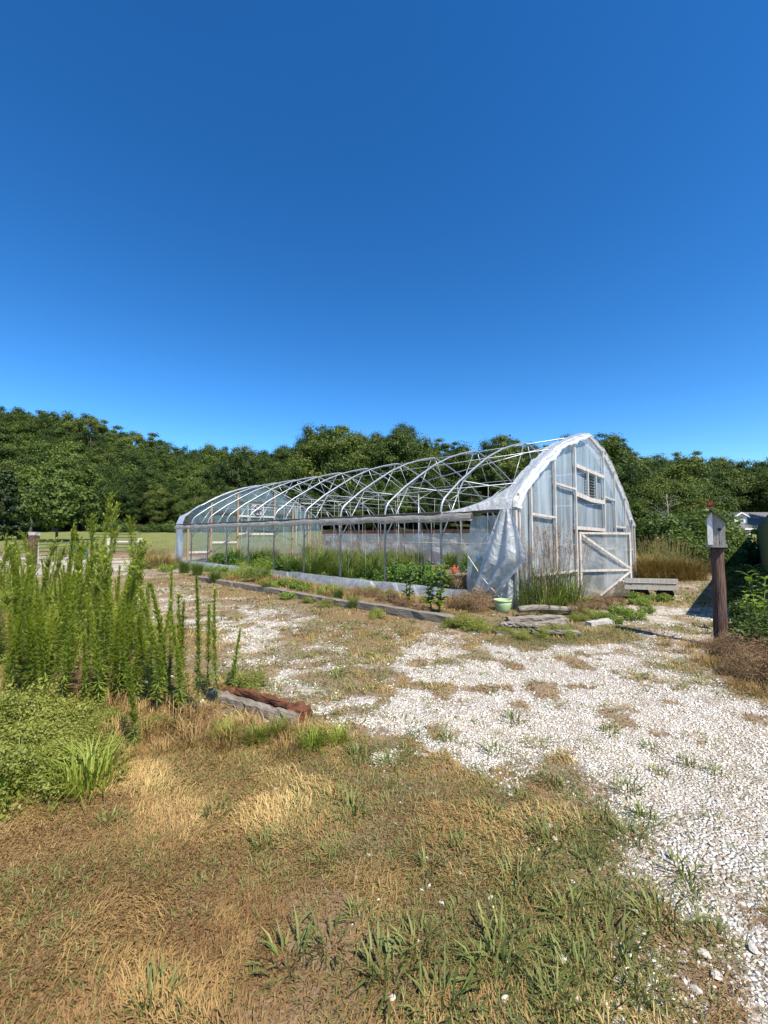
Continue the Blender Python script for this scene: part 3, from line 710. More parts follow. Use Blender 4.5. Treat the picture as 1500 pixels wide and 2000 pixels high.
    part('mullion', MB().bar((4.36, -.055, 2.585), (4.36, -.055, 3.275), .06, .04, (0, 1, 0)), 'whitewood', Wd)
    part('mullion', MB().bar((5.03, -.055, 2.57), (5.03, -.055, 3.25), .05, .04, (0, 1, 0)), 'whitewood', Wd)
    part('vent_frame', MB().box((4.40, .05, 2.585), (4.995, .09, 3.255)), 'louver', Wd)
    for k in range(8):
        z = 2.62 + k * .08
        part('louver_slat', MB().bar((4.40, -.02, z), (4.995, -.02, z - .004), .012, .065, (0, -.6, .8)), 'louver', Wd)
    # door, standing ajar
    D = link('door', None, None, G, (3.47, -.09, -.15), R(-29)); D.empty_display_size = .1
    dw, dh = 1.72, 1.74
    fr = MB()
    for a, c in (((0.03, 0), (0.03, dh)), ((dw - .03, -.05), (dw - .03, dh))):
        fr.bar((a[0], 0, a[1]), (c[0], 0, c[1]), .06, .04, (0, 1, 0))
    for z in (dh - .03, .72):
        fr.bar((.062, 0, z), (dw - .062, 0, z - .01), .038, .055)
    part('door_frame', fr, 'whitewood', D)
    part('door_brace', MB().bar((.08, -.026, dh - .08), (dw - .07, -.026, .76), .012, .06, (0, 0, 1)), 'whitewood', D)
    part('door_brace', MB().bar((.62, -.026, .06), (dw - .07, -.026, .66), .012, .055, (0, 0, 1)), 'whitewood', D)
    P = [[(.02 + (dw - .04) * i / 20, .032 + .05 * (fbm(np.array([i * .35 + j * .15]), np.array([j * .3]), 44, 3)[0] - .5) + .012, .02 + (dh - .03) * j / 20) for j in range(21)] for i in range(21)]
    part('door_film', MB().grid(P), 'film_side', D)
    # white film bunched along the gable edge
    P = []; fp = []
    pr = [(v, z) for v, z in gable_prof() if z > 1.84]
    L = [0]
    for a, b in zip(pr, pr[1:]): L.append(L[-1] + math.hypot(b[0] - a[0], b[1] - a[1]))
    n = 150
    for j in range(n + 1):
        s = L[-1] * j / n
        v = np.interp(s, L, [p[0] for p in pr]); z = np.interp(s, L, [p[1] for p in pr])
        s2 = min(L[-1], s + .05); s1 = max(0, s - .05)
        tv = np.interp(s2, L, [p[0] for p in pr]) - np.interp(s1, L, [p[0] for p in pr]); tz_ = np.interp(s2, L, [p[1] for p in pr]) - np.interp(s1, L, [p[1] for p in pr])
        q = math.hypot(tv, tz_); nx, nz = -tz_ / q, tv / q
        left = 1 - sstep(L[-1] * .46, L[-1] * .56, s)
        wid = (.09 + .09 * left) * (.75 + .9 * fbm(np.array([s * 3]), np.array([1.]), 51, 3)[0])
        row = []
        for k in range(9):
            t = k / 8
            ww = fbm(np.array([s * 5]), np.array([t * 4]), 53, 3)[0] - .5
            # over the top from inside the roof to the outside face
            off = .045 - wid * t * 1.0 if t > .35 else .045 - wid * .35
            yy = .30 - t * 1.1 if t < .35 else -.085 - .03 * math.sin(t * 9) + ww * .05
            row.append((v + nx * (off + ww * .05), yy, z + nz * (off + ww * .05)))
        P.append(row)
    part('edge_film', MB().grid(P), 'film_white', G)
    part('gable_bow', MB().tube([(v, .06, z - (.1 if z == 0 else 0)) for v, z in gable_prof()], .032, 10), 'pipe', G)
    # remnant of roof film pulled down to the hip board beside the gable
    A = Vector((-.10, 1.75, 2.02)); P = []
    for i in range(15):
        t = i / 14; row = []
        vv = .0 + 1.0 * t
        edge = Vector((vv - .02 if t > 0 else -.09, .02, prof_z(vv) + .03)) if t > .02 else Vector((-.10, .02, 2.04))
        for j in range(15):
            q = j / 14
            p = edge.lerp(A, q)
            w = fbm(np.array([t * 4]), np.array([q * 5]), 57, 3)[0] - .5
            p.z -= .22 * math.sin(math.pi * q) * t; p.z += w * .05; p.x += w * .04
            row.append(p)
        P.append(row)
    part('roof_film_remnant', MB().grid(P), 'film_flap', G)
    # curtain hanging in the first bay, and the torn corner flap in front of it
    P = []
    for i in range(22):
        y = .03 + 1.0 * i / 21; row = []
        for j in range(22):
            z = .22 + 1.70 * j / 21
            w = fbm(np.array([y * 3]), np.array([z * 2.2]), 59, 3)[0] - .5
            row.append((-.05 + w * .14, y + .05 * math.sin(z * 2.2) * (i / 21), z))
        P.append(row)
    part('side_curtain', MB().grid(P), 'film_side', G)
    P = []
    top = [Vector((-.13, .22, 2.03)), Vector((-.10, .0, 2.03))]
    mid = [Vector((-.24, .62, .95)), Vector((-.30, -.42, 1.05))]
    bot = [Vector((-.22, .88, .30)), Vector((-.24, .15, .42))]
    for i in range(25):
        t = i / 24; row = []
        if t < .62:
            q = t / .62; a = top[0].lerp(mid[0], q); b = top[1].lerp(mid[1], q ** 1.2)
        else:
            q = (t - .62) / .38; a = mid[0].lerp(bot[0], q); b = mid[1].lerp(bot[1], q ** .8)
        for j in range(19):
            s = j / 18
            p = a.lerp(b, s)
            p.x += .055 * math.sin(s * 15 + t * 3) * (.3 + t); p.y += .02 * math.sin(s * 9 + t * 5)
            p.z += .03 * math.sin(s * 11) * t + (.10 * (fbm(np.array([s * 9]), np.array([2.]), 61, 2)[0] - .5) if i == 24 else 0)
            p.x += .03 * (fbm(np.array([s * 7]), np.array([t * 6]), 62, 3)[0] - .5)
            row.append(p)
        P.append(row)
    part('torn_flap', MB().grid(P), 'film_flap', G)
    P = [[(-.16 + .04 * math.sin(i * 1.1 + j * .3), -.04 + .30 * i / 10, -.04 + (.62 + .05 * math.sin(i)) * j / 8) for j in range(9)] for i in range(11)]
    part('corner_film', MB().grid(P), 'film_white', G)
    # --- far gable
    yf = GL + .02
    gab(.04, GW - .04, -.05, 'gable_film', 'film_far', yf + .05, .04, 7, 16, 36)
    for v, z1 in ((.55, 2.64), (1.75, 3.36), (3.25, 4.04), (5.6, 4.1), (6.9, 3.62), (8.1, 2.95)):
        stud(v, -.05, z1, .09, 'rawwood', yf)
    for v0, v1, z, m in ((.6, 1.705, .62, 'whitewood'), (1.795, 3.2, 1.12, 'whitewood'), (3.3, 5.55, 1.58, 'whitewood'), (3.3, 5.55, 2.60, 'whitewood'), (3.3, 5.55, 3.40, 'hipwood'), (5.65, 6.85, 2.75, 'hipwood'), (1.795, 3.2, 2.75, 'hipwood')):
        part('girt', MB().bar((v0, yf - .003, z), (v1, yf - .003, z), .05, .10), m, G)
    fan = part('exhaust_fan', MB().box((4.05, yf - .06, 2.66), (4.85, yf + .02, 3.33)), 'fanbox', G)
    part('fan_ring', MB().tube([(4.45 + .29 * math.cos(a), yf - .085, 2.98 + .29 * math.sin(a)) for a in np.linspace(0, 2 * math.pi, 25)], .022, 6), 'pipe', fan)
    for k in range(5):
        a = k * 2 * math.pi / 5
        part('fan_blade', MB().bar((4.45 + .04 * math.cos(a), yf - .08, 2.98 + .04 * math.sin(a)), (4.45 + .25 * math.cos(a), yf - .08, 2.98 + .25 * math.sin(a)), .012, .13, (.5 * math.sin(a), .8, -.5 * math.cos(a))), 'darkmetal', fan)
    # white film folded round the far corner and along its bow
    P = [[(-.10 + .03 * math.sin(j * .8 + i * .2), GL - .02 - .95 * j / 9 * (1 if i > 0 else 1), .0 + 2.02 * i / 12) for j in range(10)] for i in range(13)]
    part('corner_film', MB().grid(P), 'film_white', G)
    P = []
    for i in range(26):
        t = i / 25; v = .0 + (GW / 2 - .2) * t; z = prof_z(v)
        if t < .02: z = 2.02
        w = .85 * max(.12, 1 - t * 3.2)
        P.append([(v + (.0 if t > .05 else -.06), GL + .04 - w * j / 4, z + .045 + .02 * math.sin(i * 1.3 + j)) for j in range(5)])
    part('edge_film', MB().grid(P), 'film_white', G)
    P = [[(v, GL + .06 - .13 * j / 3, prof_z(v) + .045 + .01 * math.sin(v * 9)) for j in range(4)] for v in np.linspace(GW / 2 - .3, GW - .02, 30)]
    part('edge_film', MB().grid(P), 'film_white', G)
    # --- trellis strings hanging from the ties
    for k in range(34):
        i = rnd.randint(1, 9); v = rnd.uniform(.4, 5.5); y = BAY * i + rnd.uniform(-.01, .03)
        zt = 2.87 if v > 1.0 else prof_z(v) - .05
        part('string', MB().tube([(v, y, zt), (v + rnd.uniform(-.05, .05), y + rnd.uniform(-.1, .1), 1.3), (v + rnd.uniform(-.12, .12), y + rnd.uniform(-.25, .25), rnd.uniform(.2, .6))], .004, 4), 'rope', G)
    for k in range(12):
        y = rnd.uniform(2, 16)
        part('string', MB().tube([(-.06, y, 1.98), (-.02 + rnd.uniform(-.05, .1), y + rnd.uniform(-.06, .06), .3)], .004, 4), 'rope', G)
    part('rope', MB().tube([(-.12, 1.02, 1.05), (-.22, .6, .60), (-.27, .2, .26), (-.3, -.1, .12)], .009, 5), 'rope', G)
build_greenhouse()

# ================================================================== OTHER BUILT THINGS
def rough_beam(L, w, h, seed, seg=14, amp=.02, ring=8):
    """a weathered squared timber along +x: uneven faces, worn arrises"""
    rng = np.random.default_rng(seed); mb = MB(); vs = []; fs = []
    prof = []
    for k in range(ring):
        t = 2 * math.pi * k / ring; c, s = math.cos(t), math.sin(t)
        q = min(1 / max(abs(c), abs(s)), 1.36)
        prof.append((c * q * w / 2, s * q * h / 2))
    for i in range(seg + 1):
        x = L * i / seg; e = 1 - .06 * (i in (0, seg))
        for (a, b) in prof:
            vs.append((x + rng.normal(0, amp * .5) * (i in (0, seg)), a * e + rng.normal(0, amp * .4), b * e + h / 2 + rng.normal(0, amp * .4)))
    for i in range(seg):
        for k in range(ring):
            fs.append((i * ring + k, i * ring + (k + 1) % ring, (i + 1) * ring + (k + 1) % ring, (i + 1) * ring + k))
    fs.append(tuple(range(ring))[::-1]); fs.append(tuple(seg * ring + k for k in range(ring)))
    mb.add(vs, fs); return mb
def build_timbers():
    sp = [(.0, 2.45), (2.5, 5.0), (5.06, 7.6), (7.7, 10.3)]
    lab = ['weathered landscape timber nearest the green pot, its end split open', 'second grey landscape timber along from the green pot',
           'third grey landscape timber along from the green pot, half under weeds', 'landscape timber farthest from the green pot, edging the greenhouse strip']
    for i, (a, b) in enumerate(sp):
        p = gw(-2.18 + .03 * (-1) ** i, a); p.z = min(tz(p.x, p.y), tz(*gw(-2.18, b)[:2])) - .075
        o = link('edging_timber', rough_beam(b - a, .19, .21, 20 + i, amp=.012).mesh('edging_timber'), 'greywood', None, p, math.atan2(GU[1], GU[0]) + R(.6) * (-1) ** i)
        tag(o, lab[i], 'timber', 'timbers edging the greenhouse strip')
build_timbers()

def build_tie():
    a, b = gnd(425, 1362), gnd(590, 1412)
    d = b - a; ang = math.atan2(d.y, d.x)
    T = thing('railroad_tie', 'short rotten railroad tie with red-brown core lying in the weeds', 'timber', (a.x, a.y, tz(a.x, a.y)), ang)
    rng = np.random.default_rng(5)
    part('outer_slab', rough_beam(d.length + .02, .085, .15, 31, 20, .014, 10), 'greywood', T).location = (-.02, -.07, -.06)
    part('rotten_core', rough_beam(d.length + .05, .15, .13, 32, 30, .030, 12), 'rotwood', T).location = (-.05, .045, -.035)
    part('splinter', rough_beam(d.length * .6, .03, .05, 33, 10, .01, 6), 'rotwood', T).location = (.28, -.025, .085)
build_tie()

def build_birdhouse():
    f = gnd(1408, 1262)
    p = on(f)
    H = 1.36 - p.z
    Pst = thing('wooden_post', 'round red-brown wooden post standing at the gravel path carrying a birdhouse', 'post', p)
    pts = [(0.004 * math.sin(z * 3) + .006 * z, .004 * math.sin(z * 5 + 1), z) for z in np.linspace(-.2, H - .025, 14)]
    rs = [.080 + .003 * math.sin(i * 1.7) - .0006 * i for i in range(14)]
    part('shaft', MB().tube(pts, rs, 16), 'postwood', Pst)
    part('cap_plate', MB().lathe([(.0, H - .028), (.086, H - .028), (.086, H - .0235), (0, H - .0235)], 16), 'darkmetal', Pst)
    B = thing('birdhouse', 'tall grey board birdhouse with steep dark roof and rusty ornament on post', 'birdhouse', (p.x, p.y, 1.36), R(-36))
    # asymmetrical front: the peak sits toward the left edge
    xl, xr, xp, zb, zl, zr, zp = -.095, .095, -.045, .012, .375, .325, .475
    def prism(pts, y0, y1):
        n = len(pts); mb = MB(); vs = [(x, y0, z) for x, z in pts] + [(x, y1, z) for x, z in pts]
        mb.add(vs, [tuple(range(n)), tuple(range(n, 2 * n))[::-1]] + [(i, i + n, (i + 1) % n + n, (i + 1) % n) for i in range(n)]); return mb
    part('platform', MB().box((-.112, -.11, -.022), (.112, .11, .010)), 'houseboard', B)
    part('wall', prism([(xl + .06, zb), (xr, zb), (xr, zr), (xp, zp), (xl + .06, zp - .01)], -.105, .105), 'houseboard', B)
    part('corner_board', prism([(xl, zb), (xl + .058, zb), (xl + .058, zp - .015), (xl, zl)], -.118, .108), 'whiteboard', B)
    part('roof_panel', prism([(xp - .01, zp + .004), (xr + .025, zr - .018), (xr + .025, zr - .002), (xp - .01, zp + .022)], -.15, .13), 'darkmetal', B)
    part('roof_panel', prism([(xl - .022, zl - .022), (xp - .013, zp + .004), (xp - .013, zp + .022), (xl - .022, zl - .004)], -.15, .13), 'darkmetal', B)
    part('entrance_hole', MB().tube([(.035, -.112, .22), (.035, -.103, .22)], .022, 14), 'darkmetal', B)
    part('seam', MB().box((.028, -.107, zb + .01), (.032, -.1045, .19)), 'darkmetal', B)
    orn = MB()
    orn.tube([(-.05, -.01, .47), (-.05, -.01, .53)], .008, 6)
    for a, L in ((70, .10), (110, .13), (150, .11), (35, .08), (185, .08), (5, .07), (95, .06)):
        t = R(a); c = Vector((-.05, -.01, .55)); e = c + Vector((math.cos(t), .25 * math.sin(a), math.sin(t))) * L
        n = Vector((-math.sin(t), 0, math.cos(t))) * .016
        orn.add([c - n, c + Vector((0, -.006, 0)), c + n, e, c + Vector((0, .006, 0))], [(0, 1, 3), (1, 2, 3), (2, 4, 3), (4, 0, 3), (0, 4, 2, 1)])
    part('rusty_ornament', orn, 'rust', B)
build_birdhouse()

def build_pot():
    p = on(gnd(982, 1200), -.03)
    o = thing('planter_pot', 'round pale green plastic pot at the greenhouse corner', 'pot', p)
    part('bowl', MB().lathe([(.0, 0), (.10, 0), (.125, .015), (.165, .09), (.188, .18), (.192, .27), (.178, .27), (.172, .18), (.14, .08), (0, .03)], 28), 'potgreen', o)
    o.scale = (.86, .86, .9)
    part('rim', MB().lathe([(.189, .245), (.202, .25), (.204, .285), (.180, .287), (.178, .25)], 28), 'potgreen', o)
    part('soil', MB().lathe([(.176, .20), (.1, .215), (0, .21)], 16), 'drystem', o)
build_pot()

def build_debris():
    rng = random.Random(8)
    # old log lying along the gable foot
    a, b = gnd(1012, 1207), gnd(1128, 1203)
    d = b - a
    o = link('weathered_log', MB().tube([a.lerp(b, t) - a + Vector((0, .02 * math.sin(t * 7), .02 * math.sin(t * 5))) for t in np.linspace(0, 1, 12)], [.055, .062, .06, .064, .058, .062, .055, .06, .056, .054, .05, .046], 10).mesh('weathered_log'), 'driftwood', None, on(a, .13))
    tag(o, 'long weathered log lying level along the foot of the milky gable', 'log')
    for k, (px, py, L, an, w, h) in enumerate(((1015, 1238, .95, 8, .16, .05), (1050, 1226, .8, 20, .14, .06), (1075, 1240, .7, -14, .11, .05), (1035, 1214, 1.0, 3, .13, .07), (1100, 1222, .55, 38, .10, .06), (1005, 1226, .6, -6, .10, .06), (1120, 1232, .5, 62, .09, .07))):
        p = on(gnd(px, py), -.012 + .018 * (k % 3)); p.x -= L * .4
        o = link('driftwood_slab', rough_beam(L, w, h, 50 + k, 12, .02, 8).mesh('driftwood_slab'), 'driftwood', None, p, R(an))
        o.rotation_euler = (rng.uniform(-.2, .2), rng.uniform(-.05, .05), R(an))
        tag(o, 'splintered grey wood slab in the heap in front of the gable', 'wood slab', 'wood slabs heaped by the gable')
    p = on(gnd(1150, 1224), -.05)
    o = link('stone_block', rough_beam(.60, .12, .12, 71, 8, .012, 8).mesh('stone_block'), 'greypost', None, p, R(28))
    tag(o, 'pale stone kerb block lying by the path end of the wood heap', 'stone block')
    h0 = gnd(1130, 1190)
    pts = [Vector((0, 0, .10)), Vector((.25, -.02, .16)), Vector((.52, -.05, .12)), Vector((.70, -.12, .0)), Vector((.78, -.26, -.06)), Vector((.79, -.36, -.05))]
    o = link('black_hose', MB().tube(pts, .013, 7).mesh('black_hose'), 'hose', None, on(h0, .05))
    tag(o, 'short black hose curving over the ground near the stone block', 'hose')
build_debris()

def build_benches():
    rng = random.Random(2)
    lab = ['low grey plank bench inside the greenhouse with a red object on it', 'low grey plank bench inside the greenhouse close behind the side curtain']
    for k, (v, u, L) in enumerate(((1.5, 2.2, 1.7), (1.7, .5, 1.2))):
        B = thing('plank_bench', lab[k], 'bench', gw(v, u, tz(*gw(v, u)[:2])), GROT + R(90))
        for j in range(3):
            part('plank', MB().box((0, -.3 + j * .2, .40 + rng.uniform(0, .015)), (L, -.3 + j * .2 + .17, .445), .01, rng), 'driftwood', B)
        for x in (.12, L - .12):
            for y in (-.24, .24):
                part('leg', MB().box((x - .04, y - .04, -.03), (x + .04, y + .04, .398)), 'driftwood', B)
    p = gw(1.5, 2.5, tz(*gw(1.5, 2.5)[:2]) + .447)
    o = thing('red_container', 'small bright red container standing on the grey bench in the greenhouse', 'container', p, .4)
    part('body', MB().lathe([(0, 0), (.06, 0), (.065, .01), (.065, .12), (.04, .16), (.022, .17), (.022, .19), (0, .19)], 14), 'red', o)
    part('cap', MB().lathe([(.026, .19), (.026, .22), (0, .222)], 10), 'red', o)
build_benches()

def build_wagon():
    p = gnd(1266, 1158); p = on(p)
    W = thing('flatbed_cart', 'low flatbed cart with grey-white planks parked behind the greenhouse', 'cart', p, R(-14))
    rng = random.Random(6)
    for j in range(4):
        part('plank', MB().box((-.62 + rng.uniform(-.04, .04), -.32 + j * .24, .42), (.52 + rng.uniform(-.05, .05), -.32 + j * .24 + .21, .46), .008, rng), 'greypost', W)
    for j, z in ((0, .30), (1, .48)):
        part('side_board', MB().box((-.66, -.36, z), (.56, -.33, z + .10), .006, rng), 'greypost', W)
    for x in (-.25, .3):
        w = part('wheel', MB().tube([(x, -.30, .17), (x, -.20, .17)], .19, 22), 'rubber', W)
        part('hub', MB().tube([(x, -.315, .17), (x, -.305, .17)], .075, 14), 'rust', w)
    part('axle', MB().tube([(-.25, -.2, .17), (-.25, .4, .17)], .02, 8).tube([(.3, -.2, .17), (.3, .4, .17)], .02, 8), 'rust', W)
build_wagon()

def build_green_shed():
    """second hoop house beyond the right edge; its shaded side and shadow reach the path"""
    o0 = Vector((6.60, 7.02, 0))
    S = thing('green_hoop_house', 'hoop house clad in dull green ribbed sheet beside the gravel path', 'greenhouse', o0, R(49.3))
    # local x runs along the shed, y<0 toward its middle
    L, Wd = 19.0, 6.0
    pr = [(0, -.1), (0, 1.75), (-.10, 2.05), (-.35, 2.40), (-.9, 2.95), (-1.7, 3.4), (-2.5, 3.75), (-3.0, 3.85)]
    pr = pr + [(-Wd - y, z) for y, z in pr[::-1][1:]]
    n = 10
    for k in range(n):
        x0, x1 = L * k / n, L * (k + 1) / n - .006
        P = []
        m = 12
        for i in range(m * 2 + 1):
            x = x0 + (x1 - x0) * i / (m * 2); r = .014 * (i % 2)
            P.append([(x, y + r * (1 if y > -Wd / 2 else -1) * (1 if z < 2 else .4), z + r * (0 if z < 2 else 1)) for y, z in pr])
        part('ribbed_sheet', MB().grid(P), 'poly_green', S)
    for k in range(11):
        part('bow', MB().tube([(L * k / 10 + (.03 if k == 0 else -.03), y + (-.04 if y > -3 else .04), z - .03) for y, z in pr], .025, 6), 'pipe', S)
    for x in (.0, L):
        mb = MB(); vs = [(x, y, z) for y, z in pr]; vs2 = [(x + .02, y, z) for y, z in pr]; q = len(vs)
        mb.add(vs + vs2, [tuple(range(q)), tuple(range(q, 2 * q))[::-1]] + [(i, i + q, (i + 1) % q + q, (i + 1) % q) for i in range(q)])
        part('end_wall', mb, 'poly_green', S)
build_green_shed()

def build_house():
    Y = 62.0
    c = dep(1455, 1034, Y); gz = tz(c.x, Y)
    ze = c.z - gz; zt = dep(1455, 1002, Y + 3.5).z - gz
    H = thing('farm_house', 'white house with grey shingle roof and one white dormer beyond the trees', 'house', (c.x, Y, gz))
    x0, x1 = -2.6, 11.0; dpt = 7.0
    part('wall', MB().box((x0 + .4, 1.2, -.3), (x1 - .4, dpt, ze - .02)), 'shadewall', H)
    rf = MB(); 
    rf.add([(x0, -.2, ze), (x1, -.2, ze), (x1, dpt / 2 + .3, zt), (x0, dpt / 2 + .3, zt), (x0, -.2, ze + .14), (x1, -.2, ze + .14), (x1, dpt / 2 + .3, zt + .14), (x0, dpt / 2 + .3, zt + .14), (x0, dpt + .4, ze), (x1, dpt + .4, ze), (x0, dpt + .4, ze + .14), (x1, dpt + .4, ze + .14)],
           [(4, 5, 6, 7), (0, 3, 2, 1), (7, 6, 11, 10), (3, 8, 9, 2), (0, 4, 7, 3), (3, 7, 10, 8), (1, 2, 6, 5), (2, 9, 11, 6), (8, 10, 11, 9)])
    r = part('roof', rf, 'shingle', H)
    part('fascia', MB().box((x0 - .02, -.26, ze - .05), (x1, -.205, ze + .15)), 'siding', r)
    for x in (-2.2, .6, 3.4, 6.2):
        part('porch_post', MB().box((x - .07, -.1, -.2), (x + .07, .04, ze - .002)), 'siding', H)
    part('door', MB().box((1.0, 1.14, -.1), (1.9, 1.195, 1.7)), 'siding', H)
    w = part('window', MB().box((-1.4, 1.14, .7), (-.3, 1.195, 1.7)), 'siding', H)
    part('pane', MB().box((-1.3, 1.12, .8), (-.4, 1.135, 1.6)), 'glass', w)
    # dormer
    dx0, dx1 = dep(1446, 1020, Y).x - c.x, dep(1471, 1020, Y).x - c.x
    zb, ze2, zp = dep(1458, 1021, Y + 1).z - gz, dep(1458, 1009, Y + 1).z - gz, dep(1458, 1002, Y + 1).z - gz
    dm = (dx0 + dx1) / 2
    d = MB(); ps = [(dx0, zb - .3), (dx1, zb - .3), (dx1, ze2), (dm, zp), (dx0, ze2)]
    vs = [(x, 1.0, z) for x, z in ps] + [(x, 3.6, z) for x, z in ps]
    d.add(vs, [(0, 1, 2, 3, 4), (9, 8, 7, 6, 5)] + [(i, i + 5, (i + 1) % 5 + 5, (i + 1) % 5) for i in range(5)])
    D = part('dormer', d, 'siding', H)
    for s in (-1, 1):
        e = dx0 - .22 if s < 0 else dx1 + .22
        part('dormer_roof', MB().add([(dm, .8, zp + .02), (dm, 3.6, zp + .02), (e, 3.6, ze2 - .12), (e, .8, ze2 - .12), (dm, .8, zp + .12), (dm, 3.6, zp + .12), (e, 3.6, ze2 - .02), (e, .8, ze2 - .02)], [(0, 1, 2, 3), (7, 6, 5, 4), (0, 3, 7, 4), (3, 2, 6, 7), (2, 1, 5, 6), (1, 0, 4, 5)]), 'shingle', D)
        part('rake_trim', MB().bar((dm, .77, zp + .05), (e, .77, ze2 - .09), .05, .18, (0, 0, 1)), 'siding', D)
    part('dormer_window', MB().box((dm - .36, .94, zb + .1), (dm + .36, .99, ze2 + .02)), 'glass', D)
    part('sash', MB().box((dm - .38, .91, (zb + ze2) / 2 + .03), (dm + .38, .935, (zb + ze2) / 2 + .09)), 'siding', D)
build_house()

def build_fences():
    # squared gate post at the left
    p = on(gnd(64, 1106)); p = Vector((p.x, p.y, tz(p.x, p.y)))
    o = thing('gate_post', 'thick rust-brown wooden gate post with pale top standing in the weeds', 'post', p)
    part('shaft', MB().box((-.16, -.15, -.3), (.16, .15, 1.50), .02, random.Random(1)), 'postwood', o)
    part('worn_top', MB().box((-.165, -.155, 1.48), (.165, .155, 1.66), .012, random.Random(2)), 'greypost', o)
    part('guard_stake', MB().bar((.30, -.05, -.1), (.26, -.03, 1.15), .05, .03, (0, 1, 0)), 'greypost', o)
    def gate(a, b, h, lab, tilt=0, bars=6, zo=.2):
        d = b - a; L = Vector((d.x, d.y)).length
        g = thing('pipe_gate', lab, 'gate', (a.x, a.y, tz(a.x, a.y)), math.atan2(d.y, d.x), 'dark pipe gates along the pasture')
        for k in range(bars):
            z = zo + (h - zo) * k / (bars - 1)
            part('rail', MB().tube([(.03, 0, z), (L - .03, 0, z)], .022, 6), 'gatepaint', g)
        for x in (0, L * .5, L):
            part('upright', MB().tube([(x, -.004, zo - .12 if 0 < x < L else -.05), (x, -.004, h + .03)], .027, 6), 'gatepaint', g)
    y0 = 21.2
    A = dep(75, 1075, y0); 
    gate(Vector((dep(74, 1, 21.6).x, 21.6)).to_3d(), Vector((dep(152, 1, 23.6).x, 23.6)).to_3d(), 1.22, 'dark pipe gate hung beside the rust-brown gate post')
    gate(Vector((dep(156, 1, 23.8).x, 23.8)).to_3d(), Vector((dep(212, 1, 25.2).x, 25.2)).to_3d(), 1.2, 'dark pipe gate between the blue tub and the pale grey posts')
    gate(Vector((dep(222, 1, 27.5).x, 27.5)).to_3d(), Vector((dep(300, 1, 29.5).x, 29.5)).to_3d(), 1.35, 'dark green pipe panel seen behind the pale grey rail')
    gate(Vector((dep(-60, 1, 24).x, 24.0)).to_3d(), Vector((dep(52, 1, 23).x, 23.0)).to_3d(), 1.1, 'dark pipe panel running on past the rust-brown gate post', bars=5)
    P0, P1 = dep(213, 1095, 25.5), dep(273, 1090, 26.5)
    F = thing('rail_fence', 'pale grey two-post rail fence by the pasture gate', 'fence', (P0.x, P0.y, tz(P0.x, P0.y)), math.atan2(P1.y - P0.y, P1.x - P0.x))
    L = math.hypot(P1.x - P0.x, P1.y - P0.y)
    for x in (0, L): part('post', MB().tube([(x, 0, -.2), (x, .01, .6), (x, 0, 1.18)], [.17, .16, .15], 10), 'greypost', F)
    for z in (.95, ): part('rail', MB().tube([(.1, -.14, z), (L - .05, -.14, z - .02)], .075, 8), 'greypost', F)
    b = dep(157, 1080, 24.6); bz = tz(b.x, b.y)
    o = thing('blue_tub', 'bright blue plastic feed tub beside the pipe gates', 'tub', (b.x, b.y, bz))
    part('tub', MB().lathe([(0, .0), (.30, 0), (.34, .1), (.36, .55), (.38, .58), (.33, .58), (.31, .1), (0, .06)], 18), 'blue', o)
    part('rib', MB().lathe([(.352, .28), (.372, .29), (.372, .33), (.354, .34)], 18), 'darkmetal', o)
    # wire fence running behind the path on the right
    for k in range(4):
        px = 1285 + k * 42; q = dep(px, 1070, 21 + k * 1.2); z = tz(q.x, q.y)
        o = thing('fence_post', 'thin rusty steel fence post in the scrub behind the path', 'post', (q.x, q.y, z), 0, 'steel posts in the scrub')
        part('stake', MB().bar((0, 0, -.1), (0, 0, 1.35), .05, .04, (0, 1, 0)), 'rust', o)
        part('stake_tip', MB().box((-.028, -.024, 1.35), (.028, .024, 1.42)), 'greypost', o)
build_fences()

